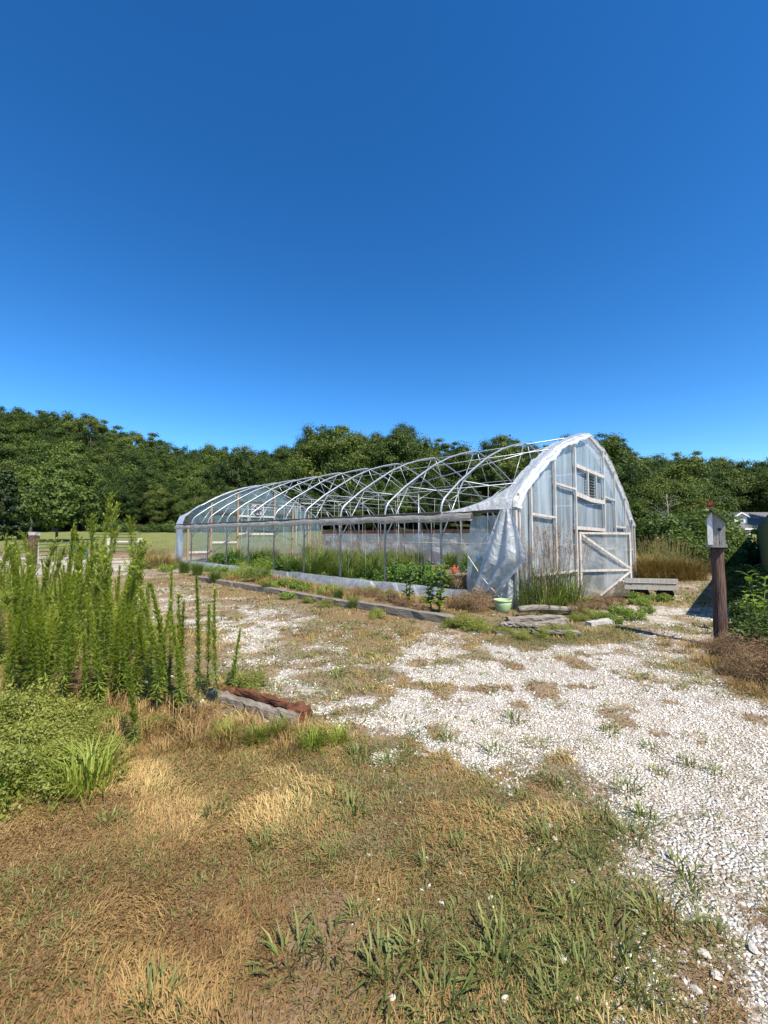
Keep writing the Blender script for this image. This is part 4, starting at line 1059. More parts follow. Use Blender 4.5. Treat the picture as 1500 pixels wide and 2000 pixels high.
# ================================================================== PLANTS
def proto(key, name, parts):
    o = link(name, None); o.empty_display_size = .1
    for nme, me, m in parts:
        q = link(nme, me, m, o)
        if nme == 'seed_heads': q['kind'] = 'stuff'
    PROTO[key] = (o, False)
def horseweed(key, seed, H, branched=False, dense=1.0):
    rng = np.random.default_rng(seed)
    bend = rng.uniform(-.10, .10, 2)
    def ax(t): return np.stack([bend[0] * t ** 2 * H, bend[1] * t ** 2 * H, t * H], -1)
    t = np.linspace(0, 1, 12)
    st = MB().tube([Vector(p) for p in ax(t)], list(.008 * (1 - .75 * t)), 6)
    n = int(300 * H * dense)
    tt = np.sort(.10 + .90 * rng.uniform(0, 1, n) ** .85)
    base = ax(tt); az = np.arange(n) * 2.39996 + rng.normal(0, .25, n)
    L = (.092 * (1 - .62 * tt) + .014) * rng.uniform(.6, 1.3, n)
    lean = np.clip(1.05 - .55 * tt + rng.normal(0, .18, n), .15, 1.6)
    low = tt < .28; lean[low] += .5
    rnd = np.clip(.30 + .45 * tt + rng.normal(0, .14, n), 0, 1)
    B, A, LN, LG, W, RN = [base], [az], [lean], [L], [np.full(n, .0125)], [rnd]
    if branched:
        for k in range(22):
            tb = rng.uniform(.70, .97); o = ax(np.array([tb]))[0]; a = rng.uniform(0, 6.28); bl = H * rng.uniform(.10, .24) * (1.35 - tb)
            d = np.array([math.cos(a) * .55, math.sin(a) * .55, .83])
            st.tube([Vector(o), Vector(o + d * bl)], [.003, .001], 4)
            m = 26; q = rng.uniform(.1, 1, m)
            B.append(o + d * bl * q[:, None]); A.append(rng.uniform(0, 6.28, m)); LN.append(rng.uniform(.3, 1.1, m)); LG.append(rng.uniform(.025, .05, m)); W.append(np.full(m, .006)); RN.append(np.clip(rng.normal(.55, .15, m), 0, 1))
    c = np.concatenate
    proto(key, 'horseweed', [('stem', st.mesh('stem'), 'stem'), ('leaves', blade_mesh('leaves', c(B), c(A), c(LN), c(LG), c(W), c(RN), droop=.45), 'weed')])
def bush(key, name, seed, rx, rz, n, leaf, m, stems=7, aspect=.55, stem_m='stem', shell=.5, spiky=0.):
    rng = np.random.default_rng(seed)
    ncl = 26
    d = unit(rng.normal(size=(ncl, 3))); d[:, 2] = np.abs(d[:, 2]) * .9 + .08
    cen = d * rng.uniform(shell, .95, (ncl, 1)) * np.array([rx, rx, rz]); cen[:, 2] += .05 * rz
    k = rng.integers(0, ncl, n)
    off = unit(rng.normal(size=(n, 3))) * (rng.uniform(0, 1, (n, 1)) ** .45) * np.array([rx, rx, rz]) * .30
    pos = cen[k] + off; pos[:, 2] = np.maximum(pos[:, 2], .02)
    nr = unit(unit(off) * .8 + np.array([0, 0, .45]) + rng.normal(0, .6, (n, 3)))
    v, q = leaf_quads(pos, nr, leaf * rng.uniform(.5, 1.15, n) ** 1.0 * np.where(rng.uniform(0, 1, n) < .15, 1.6, 1.0), rng, aspect)
    cr = rng.uniform(.2, .8, ncl)
    rnd = np.clip(cr[k] * .6 + .2 + .25 * pos[:, 2] / max(rz, .01) - .1 + rng.normal(0, .14, n), 0, 1)
    st = MB()
    for i in range(stems):
        e = cen[rng.integers(0, ncl)]
        st.tube([(rng.uniform(-.03, .03), rng.uniform(-.03, .03), -.05), tuple(e * .5 + np.array([0, 0, .05])), tuple(e)], [.012 * rz + .003, .008 * rz + .002, .002], 5)
    proto(key, name, [('stems', st.mesh('stems'), stem_m), ('foliage', mesh_np('foliage', v, q, attr={'rnd': rnd}), m)])
def broadleaf(key, seed, H, n, leaf):
    rng = np.random.default_rng(seed); st = MB(); P = []; Q = []; RN = []; o = 0
    for s in range(3):
        lean = rng.uniform(-.18, .18, 2); h = H * rng.uniform(.7, 1)
        st.tube([(0, 0, -.05), (lean[0] * h * .5, lean[1] * h * .5, h * .5), (lean[0] * h, lean[1] * h, h)], [.011, .008, .004], 6)
        for i in range(n):
            t = .12 + .88 * i / (n - 1); b = np.array([lean[0] * h * t, lean[1] * h * t, h * t]); a = i * 1.57 + rng.normal(0, .35)
            for sgn in (0, math.pi):
                L = leaf * rng.uniform(.7, 1.15) * (1.1 - .45 * t); w = L * .30
                d = np.array([math.cos(a + sgn), math.sin(a + sgn), 0]); sd = np.array([-d[1], d[0], 0]); up = rng.uniform(.25, .85)
                row = []
                for q, wf, dz in ((0, .1, 0), (.3, .9, up * .36), (.62, .95, up * .58), (.85, .55, up * .62), (1, .04, up * .52)):
                    c = b + d * L * q + np.array([0, 0, dz * L])
                    row += [c - sd * w * wf + np.array([0, 0, .12 * w * wf * 2]), c, c + sd * w * wf + np.array([0, 0, .12 * w * wf * 2])]
                P += row
                for r in range(4):
                    for c_ in range(2):
                        i0 = o + r * 3 + c_; Q.append((i0, i0 + 1, i0 + 4, i0 + 3)); 
                RN += [float(np.clip(rng.normal(.5, .2), 0, 1))] * 8
                o += 15
    proto(key, 'broadleaf_weed', [('stem', st.mesh('stem'), 'stem'), ('leaves', mesh_np('leaves', np.array(P), np.array(Q), attr={'rnd': RN}, smooth=True), 'milk')])
def clump(key, name, seed, R_, H, n, w, m, heads=0, spread=.55, droop=.7, headm='straw'):
    rng = np.random.default_rng(seed)
    a = rng.uniform(0, 6.283, n); r = R_ * np.sqrt(rng.uniform(0, 1, n)) * .5
    base = np.stack([np.cos(a) * r, np.sin(a) * r, np.full(n, -.01)], 1)
    ps = [('blades', blade_mesh('blades', base, a + rng.normal(0, .6, n), np.abs(rng.normal(0, spread, n)), H * rng.uniform(.45, 1.1, n), w * rng.uniform(.7, 1.3, n), np.clip(rng.normal(.5, .22, n), 0, 1), droop), m)]
    if heads:
        st = MB(); B = []; A = []; LN = []; LG = []
        for k in range(heads):
            aa = rng.uniform(0, 6.28); rr = R_ * .35 * rng.uniform(0, 1); ln = rng.uniform(.03, .28); hh = H * rng.uniform(1.0, 1.4)
            p0 = Vector((math.cos(aa) * rr, math.sin(aa) * rr, 0)); p1 = p0 + Vector((math.cos(aa) * ln * hh, math.sin(aa) * ln * hh, hh))
            st.tube([p0, p0.lerp(p1, .5) + Vector((0, 0, .02)), p1], [.004, .003, .0015], 4)
            for j in range(30):
                q = rng.uniform(.80, 1.02); B.append(tuple(p0.lerp(p1, q))); A.append(rng.uniform(0, 6.28)); LN.append(rng.uniform(.5, 1.4)); LG.append(rng.uniform(.03, .11) * (1.25 - q) * 3.2)
        ps.append(('stalks', st.mesh('stalks'), 'drystem' if headm == 'straw' else 'stem'))
        m_ = len(B)
        ps.append(('seed_heads', blade_mesh('seed_heads', np.array(B), np.array(A), np.array(LN), np.array(LG), np.full(m_, .006), np.clip(rng.normal(.5, .2, m_), 0, 1), .5), headm))
    proto(key, name, ps)

for i, (H, br, dn) in enumerate(((1.35, False, 1.15), (1.1, False, 1.3), (1.6, True, .95), (1.25, False, 1.0), (1.75, True, .9), (.85, False, 1.4))):
    horseweed('hw%d' % i, 100 + i, H, br, dn)
for i in range(3): bush('lime%d' % i, 'leafy_weed', 120 + i, .40, .30, 6400, .023, 'lime', 9, .5, shell=.3)
for i in range(2): bush('fern%d' % i, 'feathery_weed', 130 + i, .42, .56, 4600, .045, 'weed', 9, .22)
for i in range(3): bush('pep%d' % i, 'pepper_bush', 140 + i, .42, .62, 1900, .085, 'pepper', 7, .45)
for i in range(2): bush('low%d' % i, 'low_weed', 150 + i, .34, .24, 1600, .045, 'milk', 7, .5)
for i in range(2): bush('dry%d' % i, 'dead_weed', 160 + i, .36, .40, 3400, .05, 'straw', 12, .10, 'drystem')
for i in range(3): bush('scrub%d' % i, 'scrub_bush', 170 + i, 1.25, 1.5, 4200, .13, 'scrub', 8, .55)
for i in range(2): broadleaf('milk%d' % i, 180 + i, .92, 8, .19)
for i in range(3): clump('tg%d' % i, 'tall_grass_clump', 190 + i, .55, 1.15, 420, .013, 'tallgrass', 5, .28, .7)
for i in range(2): clump('jg%d' % i, 'seeding_grass_clump', 196 + i, .42, 1.2, 85, .014, 'tallgrass', 16, .5, 1.0)
for i in range(2): clump('tan%d' % i, 'tan_grass_clump', 200 + i, 1.9, 1.2, 700, .015, 'tan', 20, .42, .8, 'tan')
for i in range(4): clump('cg%d' % i, 'crabgrass_tuft', 210 + i, .10, .105, 46, .0055, 'grassgreen', 0, .85, .6)
for i in range(2): clump('broad%d' % i, 'broad_grass_clump', 220 + i, .26, .34, 210, .009, 'weed', 0, .62, .75)
for i in range(2): clump('straw%d' % i, 'straw_grass_tuft', 226 + i, .30, .26, 170, .005, 'grassdry', 0, .75, .8)

def build_plants():
    rg = random.Random(12); rng = np.random.default_rng(12)
    WG = 'horseweeds of the weed patch'
    # --- single stalks standing at the front edge of the patch: foot pixel, top row
    for k, (fx, fy, ty, key, tl) in enumerate(((425, 1380, 1152, 3, .12), (385, 1398, 1128, 0, -.02), (352, 1402, 1200, 1, .02), (405, 1345, 1185, 5, .02), (305, 1395, 1175, 1, .03), (262, 1462, 1290, 5, 0),
            (330, 1345, 1110, 0, -.02), (290, 1320, 1150, 3, .0), (166, 1388, 1180, 3, 0), (195, 1392, 1160, 1, .03), (88, 1380, 1130, 0, .02), (62, 1372, 1150, 1, 0), (240, 1330, 1120, 0, .02), (120, 1385, 1120, 3, -.02), (20, 1375, 1110, 0, .02), (215, 1345, 1100, 3, 0), (450, 1365, 1230, 5, .1))):
        p = on(gnd(fx, fy)); top = CAM_H - (ty - 1045.6) * p.y / F_PX - p.z
        H = (1.35, 1.1, 1.6, 1.25, 1.75, .85)[key]
        lab = {0: 'dark green horseweed stalk leaning over the rotten railroad tie', 5: 'bright single horseweed stalk growing apart below the patch edge'}.get(k, 'green horseweed stalk on the bare front edge of the weed patch')
        place('hw%d' % key, p, rg.uniform(0, 6.28), top / H, lab, 'weed', WG, (0, tl))
    # --- the patch behind
    n = 0; tries = 0
    while n < 262 and tries < 20000:
        tries += 1
        y = 3.7 + 8.3 * rg.random() ** 1.25
        xb = np.interp(y, [3.4, 4.8, 7.5, 11.7], [-1.45, -2.55, -4.75, -8.1]); x = xb - abs(rg.gauss(0, 1.5)) * (.5 + y / 8)
        if x / y < -1.06: continue
        if vnoise(x * .9, y * .9, 5) < .22: continue
        tall = rg.random() < .16
        key = rg.choice((2, 4)) if tall else rg.choice((0, 1, 3, 0, 3))
        H = (1.35, 1.1, 1.6, 1.25, 1.75, .85)[key]
        want = rg.uniform(.6, 1.16) if not tall else rg.uniform(1.15, 1.5)
        if y > 7: want *= 1.05
        place('hw%d' % key, on((x, y)), rg.uniform(0, 6.28), (want / H * 1.25, want / H * 1.25, want / H), 'tall branching horseweed rising above the weed patch' if tall else 'tall narrow-leaved green horseweed crowded in the weed patch', 'weed', WG, (rg.gauss(0, .09), rg.gauss(0, .09)))
        n += 1
    for (px, Y, ty, key) in ((190, 6.2, 962, 4), (205, 7.0, 985, 2), (262, 7.6, 1010, 2), (180, 5.6, 1005, 4), (130, 6.5, 1030, 2), (145, 8, 1040, 4)):
        p = on((dep(px, 1200, Y).x, Y)); top = CAM_H - (ty - 1045.6) * Y / F_PX - p.z
        place('hw%d' % key, p, rg.uniform(0, 6.28), top / (1.6 if key == 2 else 1.75), 'tallest branching horseweed reaching up in front of the pasture gates', 'weed', WG, (rg.uniform(-.03, .03), 0))
    for k in range(24):
        y = rg.uniform(3.9, 9); x = float(np.interp(y, [3.4, 4.8, 7.5, 11.7], [-1.45, -2.55, -4.75, -8.1])) - abs(rg.gauss(.5, 1.6)) - .2
        if x / y < -1.06: continue
        place('fern%d' % rg.randrange(2), on((x, y)), rg.uniform(0, 6.28), rg.uniform(.7, 1.15), 'feathery young weed filling the gaps between horseweed stems', 'weed', 'feathery weeds under the horseweeds')
    # --- low leafy mound in front of the patch
    LG = 'leafy weeds mounded before the horseweeds'
    for (px, py, s) in ((20, 1545, 1.0), (75, 1530, 1.05), (125, 1490, .95), (60, 1480, 1.1), (0, 1490, 1.1), (165, 1455, .7), (10, 1440, 1.15), (95, 1440, 1.05), (150, 1420, .8), (45, 1410, 1.0), (-40, 1530, 1.1), (-60, 1450, 1.2), (200, 1420, .6)):
        place('lime%d' % rg.randrange(3), on(gnd(px, py)), rg.uniform(0, 6.28), (s * rg.uniform(.7, .95), s * rg.uniform(.7, .95), s * rg.uniform(.6, 1.15)), 'yellow-green leafy weed in the low mound before the horseweeds', 'weed', LG)
    place('lime0', on(gnd(300, 1420)), 1.1, .42, 'small yellow-green weed at the foot of the single stalks', 'weed', LG)
    place('lime1', on(gnd(470, 1345)), 2.1, .62, 'yellow-green weed growing over the far end of the railroad tie', 'weed', LG)
    place('broad0', on(gnd(175, 1535)), .4, 1.0, 'clump of broad bright green grass at the edge of the dry lawn', 'grass clump')
    place('broad1', on(gnd(10, 1560)), 1.4, .9, 'clump of broad green grass beside the low leafy mound', 'grass clump')
    for (px, py, s) in ((520, 1450, 1.1), (590, 1440, 1.2), (450, 1460, 1.1), (640, 1440, .9), (380, 1450, 1.2), (320, 1470, 1.1), (250, 1480, .9), (560, 1470, 1.0), (480, 1430, 1.2), (420, 1420, 1.1), (350, 1420, 1.3), (290, 1440, 1.2), (230, 1440, 1.2), (330, 1390, 1.2), (400, 1400, 1.2), (270, 1400, 1.3), (210, 1390, 1.3)):
        place('straw%d' % rg.randrange(2), on(gnd(px, py)), rg.uniform(0, 6.28), s * rg.uniform(.45, .75), 'dry straw-coloured grass tuft along the weed patch edge', 'grass clump', 'straw tufts around the railroad tie')
    for (px, py, s) in ((500, 1455, .5), (610, 1460, .55), (545, 1440, .5), (660, 1450, .45), (440, 1445, .5)):
        place('broad%d' % rg.randrange(2), on(gnd(px, py)), rg.uniform(0, 6.28), s, 'green grass tuft growing in front of the railroad tie', 'grass clump', 'green tufts at the railroad tie')
    for k in range(26):
        y = rg.uniform(3.8, 9.5); x = float(np.interp(y, [3.4, 4.8, 7.5, 11.7], [-1.45, -2.55, -4.75, -8.1])) - abs(rg.gauss(.3, 1.1))
        place('dry%d' % rg.randrange(2), on((x, y)), rg.uniform(0, 6.28), rg.uniform(.7, 1.15), 'dead brown weed tangled among the horseweed stems', 'dead weed', 'dead weeds under the horseweeds')
    # --- larger crabgrass tufts on the gravel edge and lawn
    spots = [(660, 1320), (690, 1350), (1000, 1410), (960, 1470), (760, 1500), (700, 1480), (1075, 1530), (1110, 1545), (1225, 1545), (1265, 1610), (1230, 1640), (1330, 1700), (1345, 1740), (1400, 1830), (1290, 1790), (1250, 1590), (1180, 1600), (1020, 1560), (960, 1590), (690, 1590), (660, 1560), (1080, 1640), (1150, 1680), (1180, 1760), (1110, 1790), (1010, 1730), (900, 1660), (840, 1700), (960, 1900), (1080, 1960), (1130, 1900), (980, 1840), (1400, 1510), (1340, 1490), (1270, 1460), (1290, 1510), (1190, 1430), (870, 1450), (810, 1440), (640, 1690), (700, 1790), (300, 1960), (520, 1650), (420, 1590), (210, 1610), (560, 1880), (640, 1840), (760, 1900), (820, 1850), (860, 1960), (1240, 1920), (1200, 1860)]
    for px, py in spots:
        place('cg%d' % rg.randrange(4), on(gnd(px, py)), rg.uniform(0, 6.28), rg.uniform(.75, 1.5), 'spreading green crabgrass tuft rooted in lawn and gravel', 'grass clump', 'crabgrass tufts of the lawn')
    # --- white stones lying in the grass
    st = []
    for i in range(4):
        r_ = np.random.default_rng(300 + i); mb = MB()
        v = unit(r_.normal(size=(26, 3))) * np.array([1, .75, .5]) * .5
        import bmesh
        bm = bmesh.new()
        for q in v: bm.verts.new(q)
        bmesh.ops.convex_hull(bm, input=bm.verts); me = bpy.data.meshes.new('limestone_rock'); bm.to_mesh(me); bm.free(); st.append(me)
    for k, (px, py, s) in enumerate(((1085, 1640, .07), (1075, 1615, .06), (1028, 1640, .05), (845, 1552, .05), (860, 1570, .055), (720, 1670, .04), (832, 1680, .05), (862, 1612, .045), (900, 1705, .045), (1005, 1725, .05), (862, 1765, .055), (958, 1750, .045), (695, 1715, .04), (1100, 1870, .07), (1125, 1950, .06), (985, 1945, .06), (766, 1945, .05), (1240, 1780, .06), (1375, 1860, .09), (1360, 1930, .07), (1400, 1905, .08), (1470, 1855, .08), (1245, 1690, .05), (620, 1395, .07), (640, 1405, .06), (628, 1420, .06), (612, 1380, .06), (1430, 1740, .06), (1390, 1655, .06), (660, 1460, .05), (690, 1495, .05))):
        p = gnd(px, py)
        o = link('limestone_rock', st[k % 4], 'stone', None, on(p, s * .08), rg.uniform(0, 6.28)); o.scale = (s * .55,) * 3
        tag(o, 'loose white limestone rock lying at the edge of lawn and gravel', 'rock', 'white rocks in the grass')
    # --- strip in front of the greenhouse
    def gp(v, u): return on(gw(v, u))
    def put(key, v, u, s, lab, cat='weed', group=None): return place(key, gp(v, u), rg.uniform(0, 6.28), s, lab, cat, group)
    def putpx(key, px, py, s, lab, cat='weed', group=None): return place(key, on(gnd(px, py)), rg.uniform(0, 6.28), s, lab, cat, group)
    putpx('milk0', 796, 1192, .95, 'broad-leaved green weed growing between timber and skirting boards', 'weed', 'broad-leaved weeds in the strip')
    putpx('milk1', 858, 1204, 1.12, 'tallest bright broad-leaved weed in front of the greenhouse benches', 'weed', 'broad-leaved weeds in the strip')
    putpx('milk0', 842, 1198, .8, 'smaller broad-leaved weed at the foot of the tallest one', 'weed', 'broad-leaved weeds in the strip')
    DG = 'dead weeds in the greenhouse strip'
    for px, py, s in ((925, 1200, 1.05), (905, 1196, .9), (945, 1192, .9), (760, 1182, .8), (730, 1174, .7), (700, 1168, .6), (785, 1196, .6), (820, 1206, .55)):
        putpx('dry%d' % rg.randrange(2), px, py, s, 'dead pinkish-brown weed in the strip before the skirting boards', 'dead weed', DG)
    SG = 'green weeds in the greenhouse strip'
    putpx('fern0', 505, 1140, 1.35, 'large feathery yellow-green weed against the open greenhouse side', 'weed', SG)
    putpx('fern1', 470, 1134, 1.0, 'smaller feathery weed beside the large one on the greenhouse side', 'weed', SG)
    for px, py, s in ((735, 1206, .8), (905, 1228, .95), (935, 1232, .8), (880, 1226, .6), (640, 1186, .7), (600, 1178, .6)):
        putpx('lime%d' % rg.randrange(3), px, py, s * .85, 'yellow-green weed sprawling over the edging timber', 'weed', SG)
    for u in (.6, 1.5, 2.6, 3.3, 4.1, 4.9, 5.7, 6.6, 7.4, 8.3, 9.2, 10.0):
        v = rg.uniform(-1.9, -.7)
        put(rg.choice(('lime0', 'lime1', 'lime2', 'low0', 'low1')), v, u, rg.uniform(.45, .95), 'yellow-green weed scattered in the strip behind the timbers', 'weed', SG)
        put('straw%d' % rg.randrange(2), rg.uniform(-1.9, -.5), u + .4, rg.uniform(.9, 1.4), 'dry straw tuft in the strip behind the timbers', 'grass clump', 'straw tufts in the strip')
    for px, py, s in ((600, 1158, .8), (575, 1154, .9), (640, 1164, .8), (545, 1150, .9), (430, 1122, 1.1), (405, 1118, 1.0), (380, 1114, 1.1), (455, 1130, .8), (560, 1170, .7), (965, 1150, .8), (940, 1165, .8)):
        putpx('low%d' % rg.randrange(2), px, py, s, 'low green broadleaf weed in the strip by the greenhouse', 'weed', SG)
    for px, py, s in ((420, 1140, .9), (385, 1128, 1.0), (360, 1120, 1.1), (520, 1156, .6), (660, 1178, .6), (690, 1190, .5)):
        putpx('tg%d' % rg.randrange(3), px, py, s * .55, 'thin grassy weed tuft along the edging timbers', 'grass clump', 'grassy tufts along the timbers')
    for px, py, s in ((310, 1110, 1.0), (290, 1104, 1.0), (326, 1106, .9), (300, 1098, 1.1)):
        place('tan%d' % rg.randrange(2), on(gnd(px, py)), rg.uniform(0, 6.28), s * .72, 'tall dried tan grass clump at the far greenhouse corner', 'grass clump', 'tan grass at the far corner')
    for px, py in ((280, 1112), (318, 1116), (335, 1112)):
        putpx('low%d' % rg.randrange(2), px, py, 1.2, 'green weed at the foot of the tan grass', 'weed', SG)
    # --- crop rows and weeds inside
    PG = 'bushes growing inside the greenhouse'
    for v, u, s in ((.75, 2.5, 1.0), (.8, 2.95, 1.1), (.7, 3.4, 1.15), (.85, 3.9, 1.05), (.7, 4.4, 1.0), (1.3, 3.2, 1.1), (1.4, 4.0, 1.0), (3.4, 1.9, 1.3), (3.6, 2.4, 1.2), (3.2, 1.3, 1.1), (.7, 5.2, .8), (.8, 9.0, .9), (.7, 10.2, .9), (.8, 11.5, .9), (.7, 12.6, 1.0), (.8, 14.0, 1.1), (.7, 15.2, 1.1), (1.5, 13.0, 1.2), (4.5, 4.0, 1.1), (5.5, 3.0, 1.1), (6.5, 2.5, 1.1), (6.8, 5.0, 1.1)):
        put('pep%d' % rg.randrange(3), v, u, s, 'dark leafy crop bush standing inside the open greenhouse', 'bush', PG)
    for v, u in [(rg.uniform(.5, 3.2), rg.uniform(4.6, 9.5)) for _ in range(30)] + [(rg.uniform(1, 5), rg.uniform(9, 17)) for _ in range(22)] + [(rg.uniform(1.8, 4), rg.uniform(.3, 1.4)) for _ in range(7)] + [(rg.uniform(5, 8.4), rg.uniform(1, 16)) for _ in range(16)]:
        put('tg%d' % rg.randrange(3), v, u, rg.uniform(.65, 1.12), 'tall weedy grass clump growing inside the greenhouse', 'grass clump', 'tall grass inside the greenhouse')
    for v, u in [(rg.uniform(.3, 3.2), rg.uniform(.4, 16)) for _ in range(44)]:
        put('low%d' % rg.randrange(2), v, u, rg.uniform(.8, 1.3), 'low green weed on the greenhouse floor', 'weed', 'floor weeds in the greenhouse')
    put('lime0', .9, 1.75, .9, 'yellow-green bush inside the greenhouse beside the low bench', 'bush', PG)
    put('dry0', 1.0, 2.1, 1.6, 'dried brown stalks inside the greenhouse beside the low bench', 'dead weed')
    # --- in front of the gable
    JG = 'seeding grass before the gable'
    for px, py, s in ((1040, 1190, 1.0), (1062, 1192, 1.12), (1085, 1190, 1.05), (1100, 1192, 1.15), (1075, 1200, .8), (1120, 1196, .9), (1030, 1196, .7)):
        putpx('jg%d' % rg.randrange(2), px, py, s * .98, 'tall grass with airy seed heads growing against the gable', 'grass clump', JG)
    for px, py, s in ((1150, 1190, .9), (1172, 1188, .8), (1130, 1204, .7), (1195, 1180, .8)):
        putpx('dry%d' % rg.randrange(2), px, py, s, 'dead brown weed in front of the open door', 'dead weed', 'dead weeds at the door')
    for px, py, s in ((1150, 1208, .8), (1128, 1214, .7), (1175, 1206, .6), (1090, 1236, .6), (1060, 1244, .5), (1020, 1246, .5), (985, 1238, .55), (1110, 1246, .5)):
        putpx('lime%d' % rg.randrange(3), px, py, s * .8, 'yellow-green weed around the wood heap and stone block', 'weed', 'weeds around the wood heap')
    for px, py, s in ((1210, 1200, .9), (1235, 1210, .9), (1250, 1180, .9), (1245, 1165, 1.0), (1190, 1215, .8), (1265, 1195, .7), (1290, 1165, 1.1)):
        putpx('low%d' % rg.randrange(2), px, py, s * .8, 'low green weed beside the path past the door', 'weed', 'weeds beside the door path')
    # --- scrub behind the path on the right
    TG = 'tan grass behind the cart'
    for k in range(11):
        px = rg.uniform(1232, 1288); Y = rg.uniform(14.5, 18); p = on((dep(px, 1, Y).x, Y))
        place('tan%d' % rg.randrange(2), p, rg.uniform(0, 6.28), rg.uniform(.7, .98), 'tall golden tan grass clump standing behind the flatbed cart', 'grass clump', TG)
    for k in range(6):
        px = rg.uniform(1452, 1485); Y = rg.uniform(20, 25); p = on((dep(px, 1, Y).x, Y))
        place('tan%d' % rg.randrange(2), p, rg.uniform(0, 6.28), rg.uniform(.6, .85), 'tan grass clump between the birdhouse and the green hoop house', 'grass clump', 'tan grass by the hoop house')
    for k, (px, Y, s) in enumerate(((1300, 19, 1.1), (1325, 17.5, .9), (1350, 18.5, 1.1), (1350, 17, .8), (1368, 18, .8), (1420, 19, .5), (1340, 21, 1.6), (1315, 22, 1.5), (1340, 23, 1.4), (1300, 23, 1.7), (1270, 24, 1.8), (1245, 25, 1.7), (1330, 24, 1.9), (1318, 26, 2.0), (1350, 26, 1.5))):
        place('scrub%d' % (k % 3), on((dep(px, 1, Y).x, Y)), rg.uniform(0, 6.28), s, 'tangled green scrub bush behind the path and birdhouse', 'bush', 'scrub bushes behind the path')
    # --- vines and brambles round the birdhouse post, against the hoop house
    for k, (px, py, s) in enumerate(((1490, 1290, .28), (1500, 1255, .34), (1475, 1225, .30), (1505, 1200, .42), (1468, 1190, .34), (1440, 1168, .34), (1490, 1170, .42), (1530, 1290, .4), (1460, 1150, .45), (1430, 1142, .36))):
        place('scrub%d' % (k % 3), on(gnd(px, py)), rg.uniform(0, 6.28), s, 'bramble bush in the shade between birdhouse post and green hoop house', 'bush', 'brambles beside the hoop house')
    for k, (px, py, s) in enumerate(((1490, 1240, 1.05), (1470, 1250, .8), (1500, 1215, 1.1))):
        place('milk%d' % (k % 2), on(gnd(px, py)), rg.uniform(0, 6.28), s, 'sunlit broad-leaved weed beside the birdhouse post', 'weed', 'broad-leaved weeds by the birdhouse')
    for k, (px, py, s) in enumerate(((1440, 1290, .9), (1475, 1310, 1.0), (1500, 1330, 1.0), (1425, 1280, .7), (1495, 1290, 1.1), (1390, 1268, .5), (1520, 1350, .9), (1455, 1325, .7))):
        place('dry%d' % (k % 2), on(gnd(px, py)), rg.uniform(0, 6.28), s * .9, 'dry brown weed tangle at the foot of the birdhouse post', 'dead weed', 'dry weeds by the birdhouse')
    for k, (px, py, s) in enumerate(((1340, 1275, .8), (1370, 1290, .9), (1420, 1310, .9), (1300, 1262, .7), (1440, 1345, .8), (1490, 1360, .8), (1350, 1262, .8), (1390, 1300, .8))):
        place('straw%d' % (k % 2), on(gnd(px, py)), rg.uniform(0, 6.28), s * .8, 'straw tuft in the grass along the path edge', 'grass clump', 'straw tufts along the path')
build_plants()

# ================================================================== TREES
def tree(key, name, seed, H, Rr, ncl, nleaf, leaf, m, low=.22, shape=1.0, trunk_m='bark', cone=False, flat=.75):
    rng = np.random.default_rng(seed)
    cen = []
    while len(cen) < ncl:
        d = rng.normal(size=3); d /= np.linalg.norm(d); r = rng.uniform(.35, 1.0) ** .6
        p = d * r
        if cone:
            t = rng.uniform(0, 1) ** 1.3; rad = (1 - t) ** .8 * rng.uniform(.45, 1); a = rng.uniform(0, 6.283)
            p = np.array([math.cos(a) * rad, math.sin(a) * rad, t * 2 - 1])
        z = low * H + (p[2] * .5 + .5) * (1 - low) * H
        wid = 1.0 if cone else (1.0 - .35 * max(0, p[2]) ** 2)
        cen.append((p[0] * Rr * wid * (1 + .22 * math.sin(3 * math.atan2(p[1], p[0]) + seed)), p[1] * Rr * wid, z * .94))
    cen = np.array(cen)
    cr = Rr * rng.uniform(.11, .28, ncl) * (.75 if cone else 1)
    k = rng.choice(ncl, nleaf, p=cr ** 2 / (cr ** 2).sum())
    st_ = rng.uniform(.6, 1.4, (ncl, 3))
    g = rng.normal(size=(nleaf, 3)); d = unit(g)
    pos = cen[k] + g * cr[k][:, None] * .55 * st_[k] * np.array([1, 1, flat]) + np.array([0, 0, .25]) * cr[k][:, None]
    ax = np.array([0, 0, (low + .35) * H]); out = unit(pos - ax)
    nr = unit(d * .8 + out * .3 + np.array([0, 0, .35]) + rng.normal(0, .6, (nleaf, 3)))
    v, q = leaf_quads(pos, nr, leaf * rng.uniform(.55, 1.35, nleaf), rng, .7)
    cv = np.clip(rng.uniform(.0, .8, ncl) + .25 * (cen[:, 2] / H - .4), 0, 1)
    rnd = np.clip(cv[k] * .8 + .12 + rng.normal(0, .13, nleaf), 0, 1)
    tr = MB(); b = rng.normal(0, .04, 2) * H
    top = Vector((b[0], b[1], H * .8))
    tr.tube([(0, 0, -.6), (b[0] * .2, b[1] * .2, H * .25), (b[0] * .6, b[1] * .6, H * .55), top], [H * .021, H * .016, H * .010, H * .003], 7)
    for i in range(14):
        t = rng.uniform(.3, .85); o = Vector((b[0] * t, b[1] * t, H * .8 * t)); e = Vector(cen[rng.integers(0, ncl)])
        if e.z < o.z - .1 * H: continue
        tr.tube([o, o.lerp(e, .5) + Vector((0, 0, .03 * H)), e], [H * .006, H * .004, H * .0015], 5)
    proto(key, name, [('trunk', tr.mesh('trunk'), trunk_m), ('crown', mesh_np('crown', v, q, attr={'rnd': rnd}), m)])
TH = 15.0
